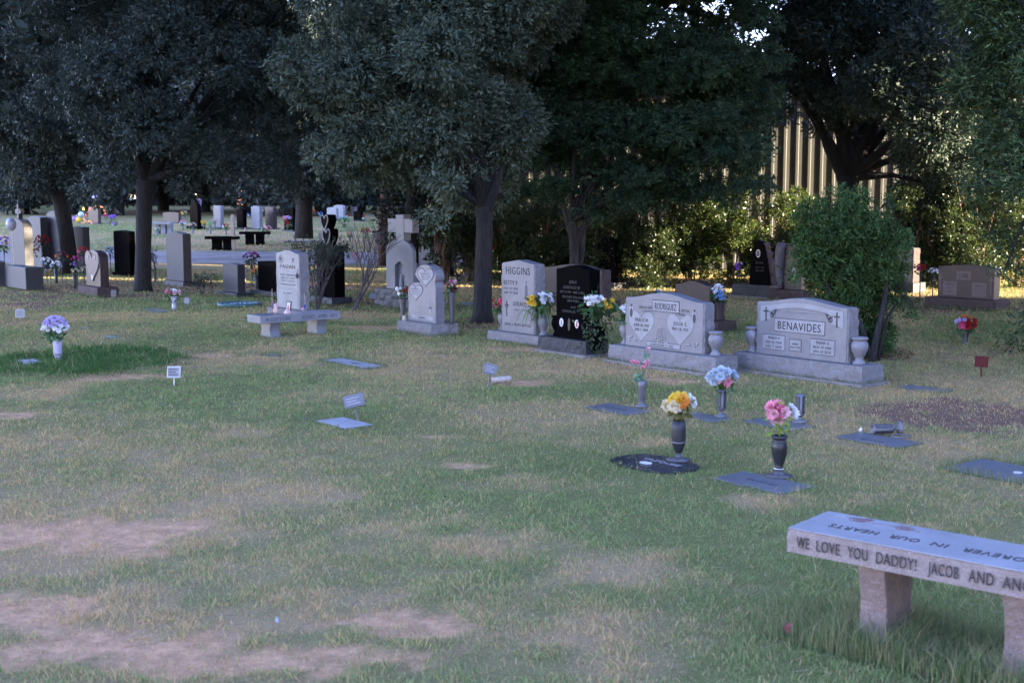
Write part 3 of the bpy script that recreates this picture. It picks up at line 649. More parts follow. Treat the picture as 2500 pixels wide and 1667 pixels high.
# military grey stone behind the granite bench
s = headstone('light grey upright headstone with wavy top and round seal, behind the low granite bench', 676.7, 732, 754.5, 620.7, 757, .19, 'serp', .05, granite('bluish_granite', (.20, .21, .24), .45), GREYROCK, GREYROCK, (.12, .08, .1, .08), group=fr_group, tmax=.3)
panel(s, .1, .93, .39, .66, LIGHT); panel(s, .1, .93, .02, .33, LIGHT, None, 'lower_panel')
lines(s, [('PAGAN', .17, .83, .73, .80)], INK, False)
lines(s, [('ROY  AUDREY', .2, .85, .60, .63), ('APR 21 1950', .2, .8, .545, .57), ('MAY 3 2012', .25, .8, .495, .52), ('FOREVER IN LOVE', .2, .85, .425, .45), ('US ARMY', .3, .7, .27, .295)], INKM)
ring(s, oval_pts(fx(s, .2), fz(s, .895), .052, .062, 20), .006, s.y-.002, LIGHT, 'seal_ring'); MB().prism(heart_pts(fx(s, .2), fz(s, .89), .045, .06), s.y-.002, s.y+.001).obj('seal_emblem', INKM, s.e)
X = fx(s, .74); Z = fz(s, .90)
MB().prism([(X-.004, Z-.05), (X+.006, Z-.05), (X+.015, Z-.005), (X+.05, Z+.025), (X+.018, Z+.01), (X-.02, Z+.01), (X-.04, Z+.018), (X-.012, Z-.005)], s.y-.002, s.y+.001).obj('longhorn_emblem', INK, s.e)
PAG = s
X = .8
oe = empty('hanging_lantern', s.e.matrix_world @ Vector((0, 0, 0)), 0, 'tiny dark metal lantern hung on the edge of the seal headstone', 'lantern')
oe.location = Vector((s.e.location.x, s.e.location.y, 0)); oe.rotation_euler = (0, 0, TH)
MB().lathe([(.005, 0), (.02, .005), (.022, .05), (.012, .065), (.003, .085)], 10, (fx(s, .97), s.y-.025, fz(s, .57))).obj('lantern_body', DARKM, oe)
MB().tube([(fx(s, .97), s.y-.025, fz(s, .57)+.083), (fx(s, .97), s.y-.02, fz(s, .57)+.12), (fx(s, .97), s.y+.01, fz(s, .57)+.13)], .004, 5).obj('hook', METAL, oe)
# polished black two-heart monument
s = headstone('tall polished black monument with two outlined hearts standing on its top, behind the leafless shrub', 775, 818, 843, 601, 727, .13, 'flat', 0, BLACK, BLACKROCK, None, (.06, .06, .1, .1), group='tall monuments', tmax=.45)
for (x0, x1, xb, y0, y1) in ((781, 806, 819, 524, 565), (794, 820, 832, 558, 603)):
    Yd = s.e.location.y-.05
    pc = W((x0+x1)/2, (y0+y1)/2, Yd); lc = s.e.matrix_world.inverted() if False else None
    dx = pc.x-s.e.location.x; dy = Yd-s.e.location.y; lx = dx*math.cos(TH)+dy*math.sin(TH)
    hw = (x1-x0)/S(Yd)/math.cos(TH)*.9; hh = (y1-y0)/S(Yd)*1.02; zc = pc.z
    hp = heart_pts(lx, zc, hw, hh)
    MB().prism(hp, -s.t*.5, s.t*.3).obj('heart', BLACK, s.e)
    ring(s, heart_pts(lx, zc, hw*.94, hh*.94), .012, s.y-.008, LIGHT, 'heart_outline')
MB().box(-s.w*.5, -s.w*.12, -s.t*.3, s.t*.3, s.top+.004, s.top+.22).obj('side_column', BLACKROCK, s.e)

# ===== second rows and left side =====
g2 = 'headstones under the left trees'
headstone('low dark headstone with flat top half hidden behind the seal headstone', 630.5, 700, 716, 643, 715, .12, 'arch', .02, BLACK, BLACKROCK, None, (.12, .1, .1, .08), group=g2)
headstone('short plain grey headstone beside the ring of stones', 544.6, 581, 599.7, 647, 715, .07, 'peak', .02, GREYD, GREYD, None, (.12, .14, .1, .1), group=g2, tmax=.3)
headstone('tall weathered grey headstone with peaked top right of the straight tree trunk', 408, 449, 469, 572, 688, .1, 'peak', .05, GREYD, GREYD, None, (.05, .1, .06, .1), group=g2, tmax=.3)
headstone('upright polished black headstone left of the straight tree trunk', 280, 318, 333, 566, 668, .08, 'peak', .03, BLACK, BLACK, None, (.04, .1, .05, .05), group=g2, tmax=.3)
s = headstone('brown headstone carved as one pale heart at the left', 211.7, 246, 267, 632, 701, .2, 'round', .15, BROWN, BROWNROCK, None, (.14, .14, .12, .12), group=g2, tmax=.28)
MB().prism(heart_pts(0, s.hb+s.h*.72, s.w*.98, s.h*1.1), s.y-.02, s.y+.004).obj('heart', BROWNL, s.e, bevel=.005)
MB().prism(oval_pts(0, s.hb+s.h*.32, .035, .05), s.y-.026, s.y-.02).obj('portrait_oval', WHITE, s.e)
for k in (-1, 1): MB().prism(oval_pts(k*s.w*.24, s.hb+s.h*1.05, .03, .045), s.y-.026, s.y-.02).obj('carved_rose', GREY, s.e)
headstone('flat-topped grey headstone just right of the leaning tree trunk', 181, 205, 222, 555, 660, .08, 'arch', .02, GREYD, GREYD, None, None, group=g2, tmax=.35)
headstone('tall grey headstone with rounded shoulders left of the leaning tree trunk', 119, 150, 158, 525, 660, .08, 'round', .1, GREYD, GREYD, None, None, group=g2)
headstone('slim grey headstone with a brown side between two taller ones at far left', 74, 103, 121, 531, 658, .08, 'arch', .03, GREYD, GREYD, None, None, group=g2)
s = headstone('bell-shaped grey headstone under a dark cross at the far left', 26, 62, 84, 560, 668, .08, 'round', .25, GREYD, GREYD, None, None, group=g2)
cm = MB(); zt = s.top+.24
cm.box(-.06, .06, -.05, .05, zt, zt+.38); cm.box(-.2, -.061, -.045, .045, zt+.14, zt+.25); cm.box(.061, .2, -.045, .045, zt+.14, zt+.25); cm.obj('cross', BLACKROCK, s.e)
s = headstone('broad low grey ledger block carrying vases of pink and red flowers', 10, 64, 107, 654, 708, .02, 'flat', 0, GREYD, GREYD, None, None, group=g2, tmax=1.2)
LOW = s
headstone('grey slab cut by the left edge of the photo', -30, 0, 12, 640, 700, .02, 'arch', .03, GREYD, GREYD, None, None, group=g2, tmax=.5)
# beside the hedge
g3 = 'headstones along the hedge'
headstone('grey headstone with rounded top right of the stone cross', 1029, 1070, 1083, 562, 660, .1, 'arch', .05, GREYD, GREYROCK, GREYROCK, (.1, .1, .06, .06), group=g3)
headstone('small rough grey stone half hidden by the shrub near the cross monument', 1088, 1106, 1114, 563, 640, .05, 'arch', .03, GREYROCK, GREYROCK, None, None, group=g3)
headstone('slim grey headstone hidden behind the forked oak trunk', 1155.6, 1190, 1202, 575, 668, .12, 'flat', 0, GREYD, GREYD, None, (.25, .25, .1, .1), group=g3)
s = headstone('flat-topped brown headstone with a small figure, right of the forked oak trunk', 1225.8, 1272, 1281, 569, 668, .12, 'arch', .02, BROWN, BROWNROCK, None, (.1, .1, .1, .1), group=g3)
MB().prism(oval_pts(0, s.hb+s.h*.62, .03, .05), s.y-.004, s.y+.002).obj('carved_figure', BROWNL, s.e)
s = headstone('brown headstone behind the thin forked stems of the feathery tree', 1372, 1430, 1444, 575, 668, .12, 'arch', .02, BROWN, BROWNROCK, None, (.1, .1, .1, .1), group=g3)
MB().prism(oval_pts(-s.w*.25, s.hb+s.h*.22, .04, .06), s.y-.004, s.y+.002).obj('portrait_oval', WHITE, s.e); MB().prism(oval_pts(-s.w*.25, s.hb+s.h*.22, .03, .048), s.y-.006, s.y).obj('portrait_picture', INK, s.e)
MB().prism(oval_pts(-s.w*.3, s.hb+s.h*.7, .05, .12), s.y-.003, s.y+.002).obj('carved_figure', BROWNL, s.e)
headstone('black headstone with arched top in the shade of the hedge', 1458, 1500, 1511, 586, 690, .12, 'arch', .04, BLACK, BLACKROCK, None, (.05, .1, .1, .1), group=g3)
headstone('broad brown headstone showing on both sides of the polished black one', 1328, 1470, 1490, 660, 735, .15, 'serp', .07, BROWN, BROWNROCK, BROWNROCK, (.1, .15, .1, .1), group=g3)
s = headstone('low brown headstone with wavy top rising behind the two-heart grey one', 1648.5, 1731.8, 1751.8, 699, 782, .15, 'serp', .06, BROWN, BROWNROCK, BROWNROCK, (.1, .25, .1, .1), group=g3)
MB().lathe([(.05, 0), (.062, .02), (.055, .10), (.075, .24), (.078, .25), (.06, .25), (.05, .2)], 16, (s.w/2+.12, 0, s.hb)).obj('vase', BROWNROCK, s.e, smooth=True)
BR26 = s
# slanted black with portrait
s = headstone('tapering polished black headstone with oval portrait and rough sunlit edge near the hedge', 1828, 1880, 1893, 590, 697, .25, mat=BLACK, bmat=BLACKROCK, ov=(.3, .05, .12, .12), group=g3, nodie=True, found=True)
w, h, hb, t = s.w, s.h, s.hb, s.t
P = [(-w*.5, hb), (w*.5, hb), (w*.38, hb+h*.45), (w*.2, hb+h*.85), (w*.05, hb+h*1.0), (-w*.15, hb+h*1.04), (-w*.3, hb+h*.95), (-w*.42, hb+h*.5)]
MB().prism([(x, z+.002) for x, z in P], -t/2, t/2-.02).obj('die', BLACK, s.e, bevel=.006)
rb = rockbox(-.03, .03, -t/2+.03, t/2, hb+.02, hb+h*.98, .022, .05)
rb.v = [(w*.5-(z-hb)/h*w*.40+x*1.4, y, z) for x, y, z in rb.v]; rb.obj('rough_side', BROWNROCK, s.e)
MB().prism(oval_pts(-w*.08, hb+h*.72, .05, .075), s.y-.006, s.y+.002).obj('portrait_oval', WHITE, s.e); MB().prism(oval_pts(-w*.08, hb+h*.72, .038, .06), s.y-.008, s.y).obj('portrait_picture', BROWN, s.e)
lines(s, [('OCHOA', .3, .65, .48, .54), ('MAY 9 1948', .3, .7, .38, .42), ('JUNE 2 2013', .3, .7, .31, .35)], PALE, False)
s = headstone('brown headstone with a carved drape column and oval portrait, partly behind the round bush', 1898, 1955, 1966, 600, 709, .2, 'slant', .03, BROWN, BROWNROCK, None, (.12, .12, .12, .1), group=g3)
cv = MB(); H_ = s.h; cv.tube([(-s.w*.32-.05*math.sin(3*z_), s.y-.02, s.hb+H_*z_) for z_ in np.linspace(.02, 1.04, 9)], [.05, .055, .065, .075, .085, .095, .10, .10, .09], 10); cv.obj('carved_column', granite('mauve_granite', (.10, .085, .10), .6), s.e, smooth=True)
MB().prism(oval_pts(s.w*.2, s.hb+H_*.4, .045, .065), s.y-.005, s.y+.002).obj('portrait_oval', WHITE, s.e); MB().prism(oval_pts(s.w*.2, s.hb+H_*.4, .034, .05), s.y-.007, s.y).obj('portrait_picture', BROWN, s.e)
s = headstone('dark headstone with two pale panels right of the round bush', 2180, 2226, 2242, 606, 690, .2, 'slant', .05, granite('navy_granite', (.045, .05, .065), .3), BLACKROCK, BROWNROCK, (.1, .1, .1, .1), group=g3)
panel(s, .35, .9, .62, .85, MARK); panel(s, .2, .92, .1, .45, MARK); lines(s, [('LOPEZ', .45, .85, .68, .8)], PALE)
s = headstone('long brown headstone with boxed name at the right, behind drooping branches', 2288, 2425, 2440, 655, 733, .18, 'arch', .03, BROWN, BROWNROCK, None, (.16, .12, .12, .12), group=g3)
panel(s, .34, .60, .60, .86, BROWNL, None, 'name_panel'); lines(s, [('LUNA', .385, .555, .64, .81)], INK)
panel(s, .1, .36, .08, .52, BROWNL); panel(s, .62, .88, .08, .52, BROWNL)
lines(s, [('MANUEL', .15, .31, .40, .47), ('1932', .18, .28, .28, .34), ('2007', .18, .28, .16, .22), ('MARIA S', .68, .82, .40, .47)], INKM)
for cxf in (.045, .95):
    X = fx(s, cxf); m_ = MB(); m_.box(X-.012, X+.012, s.y-.004, s.y+.002, fz(s, .15), fz(s, .75)); m_.box(X-.04, X-.0125, s.y-.004, s.y+.002, fz(s, .6), fz(s, .65)); m_.box(X+.0125, X+.04, s.y-.004, s.y+.002, fz(s, .6), fz(s, .65)); m_.obj('carved_cross', BROWNL, s.e)

# ===== far part of the cemetery =====
g4 = 'distant headstones beyond the road'
for (lab, fl, fr, br, yt, yb, kind, rise, mt) in [
    ('tall blue-grey headstone beyond the road, left of a brown one', 614, 634, 642, 505, 558, 'arch', .04, GREY),
    ('tall brown headstone beyond the road, right of the blue-grey one', 648, 668, 677, 507, 557, 'arch', .04, BROWN),
    ('dark upright headstone beyond the road behind pink flowers', 694, 716, 723, 508, 562, 'flat', 0, BLACK),
    ('near one of two overlapping white headstones far beyond the road', 798, 821, 827, 510, 536, 'round', .08, LIGHT),
    ('rear and taller of two overlapping white headstones far beyond the road', 814, 838, 844, 505, 533, 'round', .1, LIGHT),
    ('dark low headstone with pale writing far beyond the road', 863, 881, 887, 516, 538, 'flat', 0, BLACK),
    ('brown headstone framed by a string of orange lights', 216, 240, 247, 508, 544, 'arch', .08, BROWN),
    ('wide brown headstone left of the flagged black monument', 398, 436, 443, 520, 543, 'arch', .04, BROWN),
    ('tall pale grey headstone behind the yellow flowers beyond the road', 522, 539, 547, 502, 556, 'flat', 0, GREY),
    ('black headstone just behind the two pale posts of flowers', 578, 594, 603, 512, 556, 'arch', .03, BLACK),
    ('low grey headstone right of the white pair beyond the road', 855, 866, 872, 505, 525, 'flat', 0, GREY)]:
    headstone(lab, fl, fr, br, yt, yb, .06, kind, rise, mt, GREYD, None, (.1, .1, .08, .08), group=g4, tmax=.35)
s = headstone('black pointed monument beyond the road under a small flag', 464, 483, 492, 520, 552, .15, 'round', .6, BLACK, BLACK, None, (.15, .15, .1, .1), group=g4, name='pointed_monument')
fe = empty('flag', W(481, 500, s.e.location.y), 0, 'small pale flag on a thin pole above the pointed black monument', 'flag')
MB().tube([(0, 0, -.75), (0.02, 0, .35)], .012, 6).obj('pole', METAL, fe)
MB().add([(0.02, 0, .33), (.2, .02, .22), (.17, .05, -.05), (.04, .02, .02)], [(0, 1, 2, 3)]).add([(.02, .004, .33), (.2, .024, .22), (.17, .054, -.05), (.04, .024, .02)], [(3, 2, 1, 0)]).obj('cloth', plain('flag_cloth', (.55, .35, .6)), fe)
# far benches
def bench(loc, rz, L, D_, T_, zt, mat, legmat, label, group=None, legs=(.2, .8), legw=.16, txt=None, edge=None, roughleg=True, dshape=.8, cat='bench', name='granite_bench', legt=None):
    e = empty(name, loc, rz, label, cat, group)
    if edge:
        sl_ = rockbox(0, L, 0, D_, zt-T_, zt-.006, .004, .03); sl_.obj('seat_edge', edge, e)
        MB().box(0, L, 0, D_, zt-.005, zt).obj('seat', mat, e, bevel=.002)
    else: MB().box(0, L, 0, D_, zt-T_, zt).obj('seat', mat, e, bevel=.005)
    hgt = zt-T_
    for lx in legs:
        X = lx*L; n = 10; a0, a1 = D_*(1-dshape)/2, D_*(1+dshape)/2
        # leg seen from the end: waisted pedestal
        P = [(a0+ .10*D_*math.sin(math.pi*i/n)*(1 if i else 1), hgt*(1-i/n)) for i in range(n+1)]
        P = [(a0-.02*0+D_*.09*(1-math.cos(2*math.pi*i/n))/2*1.0, hgt*(1-i/n)) for i in range(n+1)]+[(a1-D_*.09*(1-math.cos(2*math.pi*i/n))/2, hgt*i/n) for i in range(n+1)]
        P = [(y, z-.0 if z > .001 else -.04) for y, z in P]
        lw = legt or legw
        V = [(X-lw/2, y, z) for y, z in P]+[(X+lw/2, y, z) for y, z in P]; k = len(P)
        MB().add(V, [tuple(range(k)), tuple(range(2*k-1, k-1, -1))]+[((i+1) % k, i, k+i, k+(i+1) % k) for i in range(k)]).obj('leg', legmat, e, bevel=.006)
    return e
bp = G(500, 611); bench((bp.x, bp.y, bp.z), R(-8), 1.1, .35, .1, .46, BLACK, BLACK, 'black granite bench beside the pale wooden post beyond the road', 'black benches beyond the road', legs=(.33, .68), legw=.28)
bp = G(584, 598); bench((bp.x, bp.y, bp.z), R(-6), 1.05, .35, .1, .47, BLACK, BLACK, 'black granite bench with small ornaments on it beyond the road', 'black benches beyond the road', legs=(.32, .68), legw=.26)
bb = bp; 
for (dx, c, lab) in ((.2, 'lightpink', 'pink candle glass on the farther black bench'), (.78, 'mint', 'pale green card on the farther black bench')):
    q = MB().lathe([(.03, 0), (.035, .02), (.035, .12), (.02, .14)] if dx < .5 else [(.06, 0), (.06, .02), (.055, .12), (.05, .15)], 8, (bb.x+dx*1.05, bb.y+.1, bb.z+.472)).obj('candle_glass', fmat(c)); tag(q, lab, 'ornament')
bp = G(370, 572); bench((bp.x, bp.y, bp.z), R(-4), .8, .35, .1, .5, LIGHT, GREY, 'pale grey stone bench beyond the road beside the straight trunk', legs=(.25, .6, .92), legw=.18)
pm = MB().box(-.055, .055, -.05, .05, -.05, 1.18); pp = G(570, 611); pm.xf(Matrix.Translation(pp)); tag(pm.obj('wooden_post', plain('pale_wood', (.46, .38, .32), .8, var=.2), bevel=.006), 'pale square wooden post standing at the far road edge', 'post')
# orange light string
le = empty('light_string', (s.e.location.x, s.e.location.y, 0), 0, 'string of glowing orange lights arched around a far brown headstone', 'string lights'); 
lp = G(232, 546); Yl = lp.y; le.location = lp
pts = [W(x, y, Yl)-lp for x, y in ((202, 547), (206, 535), (210, 522), (216, 511), (224, 504), (235, 502), (246, 503), (250, 508), (254, 515), (258, 522))]
pts2 = [W(x, y, Yl)-lp for x, y in ((212, 541), (222, 543), (232, 546), (238, 542))]
for pl in (pts, pts2): MB().tube(pl, .008, 4).obj('wire', DARKM, le)
bl = MB()
for pl in (pts, pts2):
    for i in range(len(pl)-1):
        for k in range(5):
            p = pl[i].lerp(pl[i+1], k/5)+Vector((random.uniform(-.05, .05), random.uniform(-.05, .05), random.uniform(-.04, .04)))
            bl.lathe([(.001, -.018), (.014, 0), (.001, .018)], 5, p)
bl.obj('bulbs', plain('orange_bulb', (1, .28, .12), emit=.5), le)
le = empty('light_string', G(586, 545), 0, 'few orange lights hanging in the dark behind the pale post', 'string lights'); lp = le.location; Yl = lp.y
MB().tube([W(588, 460, Yl)-lp, W(584, 505, Yl)-lp, Vector((0, 0, 0))], .008, 4).obj('wire', DARKM, le); bl = MB()
for k in range(14): bl.lathe([(.001, -.02), (.016, 0), (.001, .02)], 5, W(586+random.uniform(-6, 6), random.choice((465, 485, 500))+random.uniform(-4, 4), Yl)-lp)
bl.obj('bulbs', MATS['orange_bulb'], le)
ft = MB().lathe([(.02, -.05), (.05, 0), (.03, .06), (.002, .13)], 8, W(204, 511, G(204, 543).y)); tag(ft.obj('candle_lamp', plain('amber_lamp', (1, .55, .1), emit=.4)), 'single glowing amber candle lamp left of the lit headstone', 'lamp')
# far flowers on stakes / in vases
def standflower(px, pyc, pybase, rpx, spec, label, green=(.05, .11, .035), vmat=METAL, group='flower vases beyond the road', hb_=0.0):
    g = G(px, pybase, hb_); Y = g.y; top = W(px, pyc+rpx*.7, Y).z-g.z
    top = max(.06, top); r_ = rpx/S(Y)
    v = MB().lathe([(.03, 0), (.035, .02), (.03, top*.3), (.045, top), (.035, top), (.03, top*.8)] if top < .32 else [(.02, 0), (.012, .02), (.010, top*.7), (.03, top), (.02, top), (.01, top*.8)], 10, (0, 0, 0)); v.xf(Matrix.Translation(g)); o = v.obj('flower_vase', vmat, smooth=True)
    tag(o, 'vase under the '+label, 'vase', group.replace('flower vases', 'vases'))
    return bouquet((g.x, g.y, g.z+top), r_, r_*.85, spec, label, group.replace('flower vases', 'bouquets'), merged=True, green=green, petals=8)
for a_ in [(277, 543, 551, 14, [('purple', 5, (0, .6)), ('lilac', 4, (0, -.7))], 'large purple and lilac bouquet right of the lit headstone'),
    (447, 546, 562, 9, [('pink', 4, None), ('lilac', 3, None), ('white', 2, None)], 'pink and white bouquet left of the peach one'),
    (471, 551, 571, 8, [('cream', 4, None), ('lightpink', 3, None)], 'small square peach bouquet beyond the road'),
    (498, 546, 573, 8, [('yellow', 6, None)], 'yellow bouquet leaning on a green one'),
    (514, 549, 571, 7, [('mint', 6, None)], 'mint green bouquet beside the yellow one'),
    (552, 555, 573, 9, [('red', 5, None), ('white', 3, (-.8, 0)), ('orange', 2, (.6, 0))], 'red and white bouquet just left of the wooden post'),
    (588, 527, 556, 10, [('white', 5, None), ('lilac', 4, None), ('pink', 2, (.5, .8))], 'white and lilac bouquet in front of the black headstone'),
    (654, 560, 581, 10, [('lightpink', 6, None), ('pink', 2, None)], 'soft pink bouquet at the end of the farther black bench'),
    (701, 541, 572, 15, [('pink', 5, None), ('red', 4, (-.2, -.2)), ('lilac', 4, (.4, .6))], 'big mixed pink and red bouquet with long green leaves'),
    (721, 574, 592, 9, [('cream', 4, None), ('magenta', 3, (.4, .7)), ('white', 2, None)], 'cream and magenta bouquet on the grey slab'),
    (740, 569, 590, 8, [('white', 5, None), ('lightblue', 3, None), ('yellow', 1, (0, 0))], 'white and blue bouquet in a black vase on the grey slab'),
    (839, 541, 556, 14, [('mint', 7, None), ('green', 5, None)], 'spray of pale green leaves behind the heart monument'),
    (849, 531, 553, 7, [('red', 4, None), ('white', 3, None)], 'red and white bouquet right of the white headstones'),
    (888, 531, 560, 6, [('red', 3, (0, .6)), ('white', 4, (0, -.3))], 'red and white bouquet by the far dark headstone'),
    (854, 573, 590, 8, [('yellow', 3, (-.5, .2)), ('lilac', 4, (.5, 0)), ('orange', 2, None)], 'yellow and lilac bouquet right of the heart monument'),
    (893, 567, 600, 13, [('orange', 7, None), ('red', 4, None), ('lightpink', 3, None)], 'coral orange bouquet seen through the leafless shrub'),
    (921, 567, 590, 8, [('red', 4, (-.6, 0)), ('white', 4, (.6, .2))], 'red and white bouquet left of the reddish trunk'),
    (762, 519, 545, 9, [('orange', 5, None), ('red', 3, None)], 'orange-red bouquet far behind the heart monument'),
    (782, 523, 545, 6, [('blue', 5, None)], 'small blue bouquet left of the white headstones'),
    (609, 526, 553, 5, [('blue', 4, None), ('white', 1, None)], 'small blue bouquet left of the blue-grey headstone'),
    (450, 524, 552, 8, [('yellow', 5, None), ('lightblue', 2, (.2, .9))], 'yellow bouquet left of the pointed black monument'),
    (640, 520, 557, 6, [('red', 3, None), ('white', 2, (0, .8))], 'red and white bouquet between the blue-grey and brown headstones'),
    (192, 531, 547, 7, [('lilac', 3, None), ('lightblue', 3, None)], 'lilac bunch left of the lit headstone'),
    (259, 530, 548, 7, [('magenta', 5, None), ('pink', 2, None)], 'magenta bouquet right of the string lights'),
    (384, 560, 575, 7, [('cream', 3, None), ('white', 3, None)], 'cream bouquet under the pale grey bench'),
    (525, 540, 560, 6, [('lightpink', 4, None)], 'pale pink bouquet right of the mint one')]:
    standflower(*a_)
sb = MB(); p0 = G(712, 592); sb.box(-.45, .6, -.5, .5, -.03, .06); sb.xf(Matrix.Translation(p0+Vector((.2, .3, 0)))); tag(sb.obj('grave_slab', CONC), 'flat pale slab carrying two small bouquets beyond the road', 'grave slab')
# balloons
def balloon(px, py, r_px, Y, c, label, zs=1.15):
    p = W(px, py, Y); r_ = r_px/S(Y); e = empty('balloon', (p.x, p.y, gz(p.x, p.y)), 0, label, 'balloon', 'balloons'); hh = p.z-gz(p.x, p.y)
    MB().lathe([(r_*math.sin(t_)+.001, hh-r_*zs*math.cos(t_)) for t_ in np.linspace(0, math.pi, 12)], 18).obj('balloon_skin', plain('balloon_'+c, FCOL[c], .25), e, smooth=True)
    MB().tube([(0, 0, hh-r_*zs), (.02, .01, hh*.4), (0, 0, 0)], .004, 4).obj('string', WHITE, e)
balloon(232, 483, 7, G(232, 545).y, 'lilac', 'lilac and yellow balloon floating above the lit headstone')
balloon(183, 534, 6, G(200, 548).y, 'purple', 'purple balloon leftmost in the cluster by the lit headstone', 1); balloon(198, 524, 7, G(200, 548).y, 'lightblue', 'light blue balloon in the cluster by the lit headstone', 1); balloon(191, 536, 7, G(200, 548).y, 'yellow', 'yellow balloon in the cluster by the lit headstone', 1)
FCOL['silver'] = (.3, .31, .36)
balloon(27, 548, 12, 29, 'silver', 'silver-white balloon at the far left edge', 1.35)

# ===== bouquets near =====
def at(s, x, y, z): return Matrix.Translation(s.e.location) @ Matrix.Rotation(TH, 4, 'Z') @ Vector((x, y, z))
gb = 'bouquets at the front headstones'
bouquet(at(HIG, -HIG.w/2-.10, 0, HIG.hb+.22), .14, .14, [('hotpink', 8, (-.3, 0)), ('red', 5, (-.4, .1)), ('white', 5, (.6, .4))], 'red, pink and white bouquet in the left vase of the tall peaked headstone', gb)
e = bouquet(at(HIG, HIG.w/2+.06, -.03, HIG.hb+.25), .19, .15, [('white', 34, (.4, .2)), ('yellow', 22, (-.7, -.1))], 'white and yellow orchid bouquet between the peaked and the black headstones', gb, br=.034, petals=7, rise=.06)
gl = MB()
for k in range(9):
    a_ = random.uniform(2.6, 6.6); d = Vector((math.cos(a_), math.sin(a_), 0)); sd = Vector((-d.y, d.x, 0))*.012; L_ = random.uniform(.2, .32)
    P = [Vector((0, 0, .0)), d*L_*.5+Vector((0, 0, .12)), d*L_*.9+Vector((0, 0, .03)), d*L_*1.1+Vector((0, 0, -.12))]
    for i in range(3): gl.add([P[i]-sd*(1 if i else .5), P[i]+sd*(1 if i else .5), P[i+1]+sd*(1-i*.4), P[i+1]-sd*(1-i*.4)], [(0, 1, 2, 3)])
setcol(gl.obj('long_leaves', LEAF_FL, e), (.07, .14, .04))
e = bouquet(at(BLK, BLK.w/2+.10, -.06, BLK.hb+.30), .23, .12, [('white', 40, (-.15, .25)), ('yellow', 18, (.75, -.1))], 'white and yellow bouquet with dark trailing leaves right of the black headstone', gb, br=.034, petals=7, rise=.04)
gl = MB()
for k in range(260):
    p = Vector((RNG.normal(0, .09), RNG.normal(-.03, .08), RNG.uniform(-.42, .08))); d = Vector(RNG.normal(0, 1, 3)); d.z -= .8; d.normalize(); sd = d.cross(Vector((.3, .8, .1))).normalized()*.012
    gl.add([p, p+d*.03+sd, p+d*.065, p+d*.03-sd], [(0, 1, 2, 3)])
setcol(gl.obj('trailing_leaves', LEAF_FL, e), (.028, .05, .022))
bouquet(at(ROD, -ROD.w/2-.10, 0, ROD.hb+.24), .13, .09, [('white', 14, (.1, .3))], 'white lilies in the left vase of the two-heart headstone with boxed name', gb, br=.05, petals=6, rise=.03)
bouquet(at(BR26, BR26.w/2+.12, -.02, BR26.hb+.25), .15, .15, [('blue', 16, (.1, -.1)), ('white', 14, (-.2, .5)), ('yellow', 4, (.6, -.1))], 'blue and white bouquet with yellow daisies in a brown vase', gb, br=.036, petals=9)
for (px, py, s_, sp, lab) in ((983, 706, LEN, [('white', 9, (-.5, 0)), ('red', 9, (.5, .1))], 'red and white bouquet left of the stacked-hearts headstone'),
                      (1103, 690, LEN, [('magenta', 9, (0, .2)), ('lightpink', 7, (.1, .2)), ('maroon', 6, (.3, -.5))], 'magenta and pink hanging bouquet right of the stacked-hearts headstone')):
    g = at(s_, (-s_.w/2-.08) if px < 1000 else (s_.w/2+.1), .12, s_.hb); Y = g.y; zt = W(px, py+22, Y).z
    p = W(px, py, Y); r_ = 21/S(Y)
    v = MB().lathe([(.03, 0), (.035, .02), (.025, .05), (.05, zt-g.z-.02), (.045, zt-g.z)], 12); v.xf(Matrix.Translation((p.x, Y, g.z))); tag(v.obj('flower_vase', DARKM, smooth=True), 'cone vase holding the '+lab, 'vase', 'vases at the front headstones')
    bouquet((p.x, Y, zt), r_, r_*.95, sp, lab, gb, petals=9)
gs = 'bouquets along the hedge'
for (px, py, pb, r_, sp, lab, gr) in ((1800, 655, 715, 17, [('purple', 14, (0, .2)), ('lilac', 3, None)], 'purple bouquet at the left foot of the tapering black headstone', (.03, .05, .02)),
    (2245, 655, 735, 18, [('red', 12, (0, .1)), ('magenta', 5, (-.5, -.3))], 'red bouquet between the dark and the long brown headstones', (.03, .06, .02)),
    (2276, 665, 735, 12, [('white', 9, None)], 'white bouquet touching the left side of the long brown headstone', (.03, .06, .02)),
    (1362, 592, 665, 9, [('yellow', 3, (0, .5)), ('cream', 3, (0, -.5))], 'yellow and cream daisies left of the stems of the feathery tree', (.04, .1, .02)),
    (1362, 614, 666, 6, [('white', 3, None)], 'pale round flower low beside the yellow daisies', (.04, .1, .02)),
    (1443, 603, 668, 11, [('cream', 5, None), ('yellow', 3, None), ('white', 2, None)], 'cream roses left of the arched black headstone', (.04, .1, .02)),
    (1449, 630, 680, 11, [('red', 9, None)], 'deep red bouquet below the cream roses', (.04, .05, .02)),
    (1214, 607, 665, 13, [('orange', 7, None), ('red', 5, None), ('yellow', 2, None)], 'fiery orange and red bouquet just right of the forked oak trunk', (.04, .06, .02)),
    (2022, 727, 775, 12, [('blue', 5, None), ('lightblue', 3, None)], 'blue bouquet under the round bush', (.03, .06, .02)),
    (1602, 712, 765, 12, [('lightblue', 4, (.4, 0))], 'pale flower among dark leaves left of the low brown headstone', (.03, .05, .03))):
    standflower(px, py, pb, r_, sp, lab, gr, DARKM, 'flower vases along the hedge')
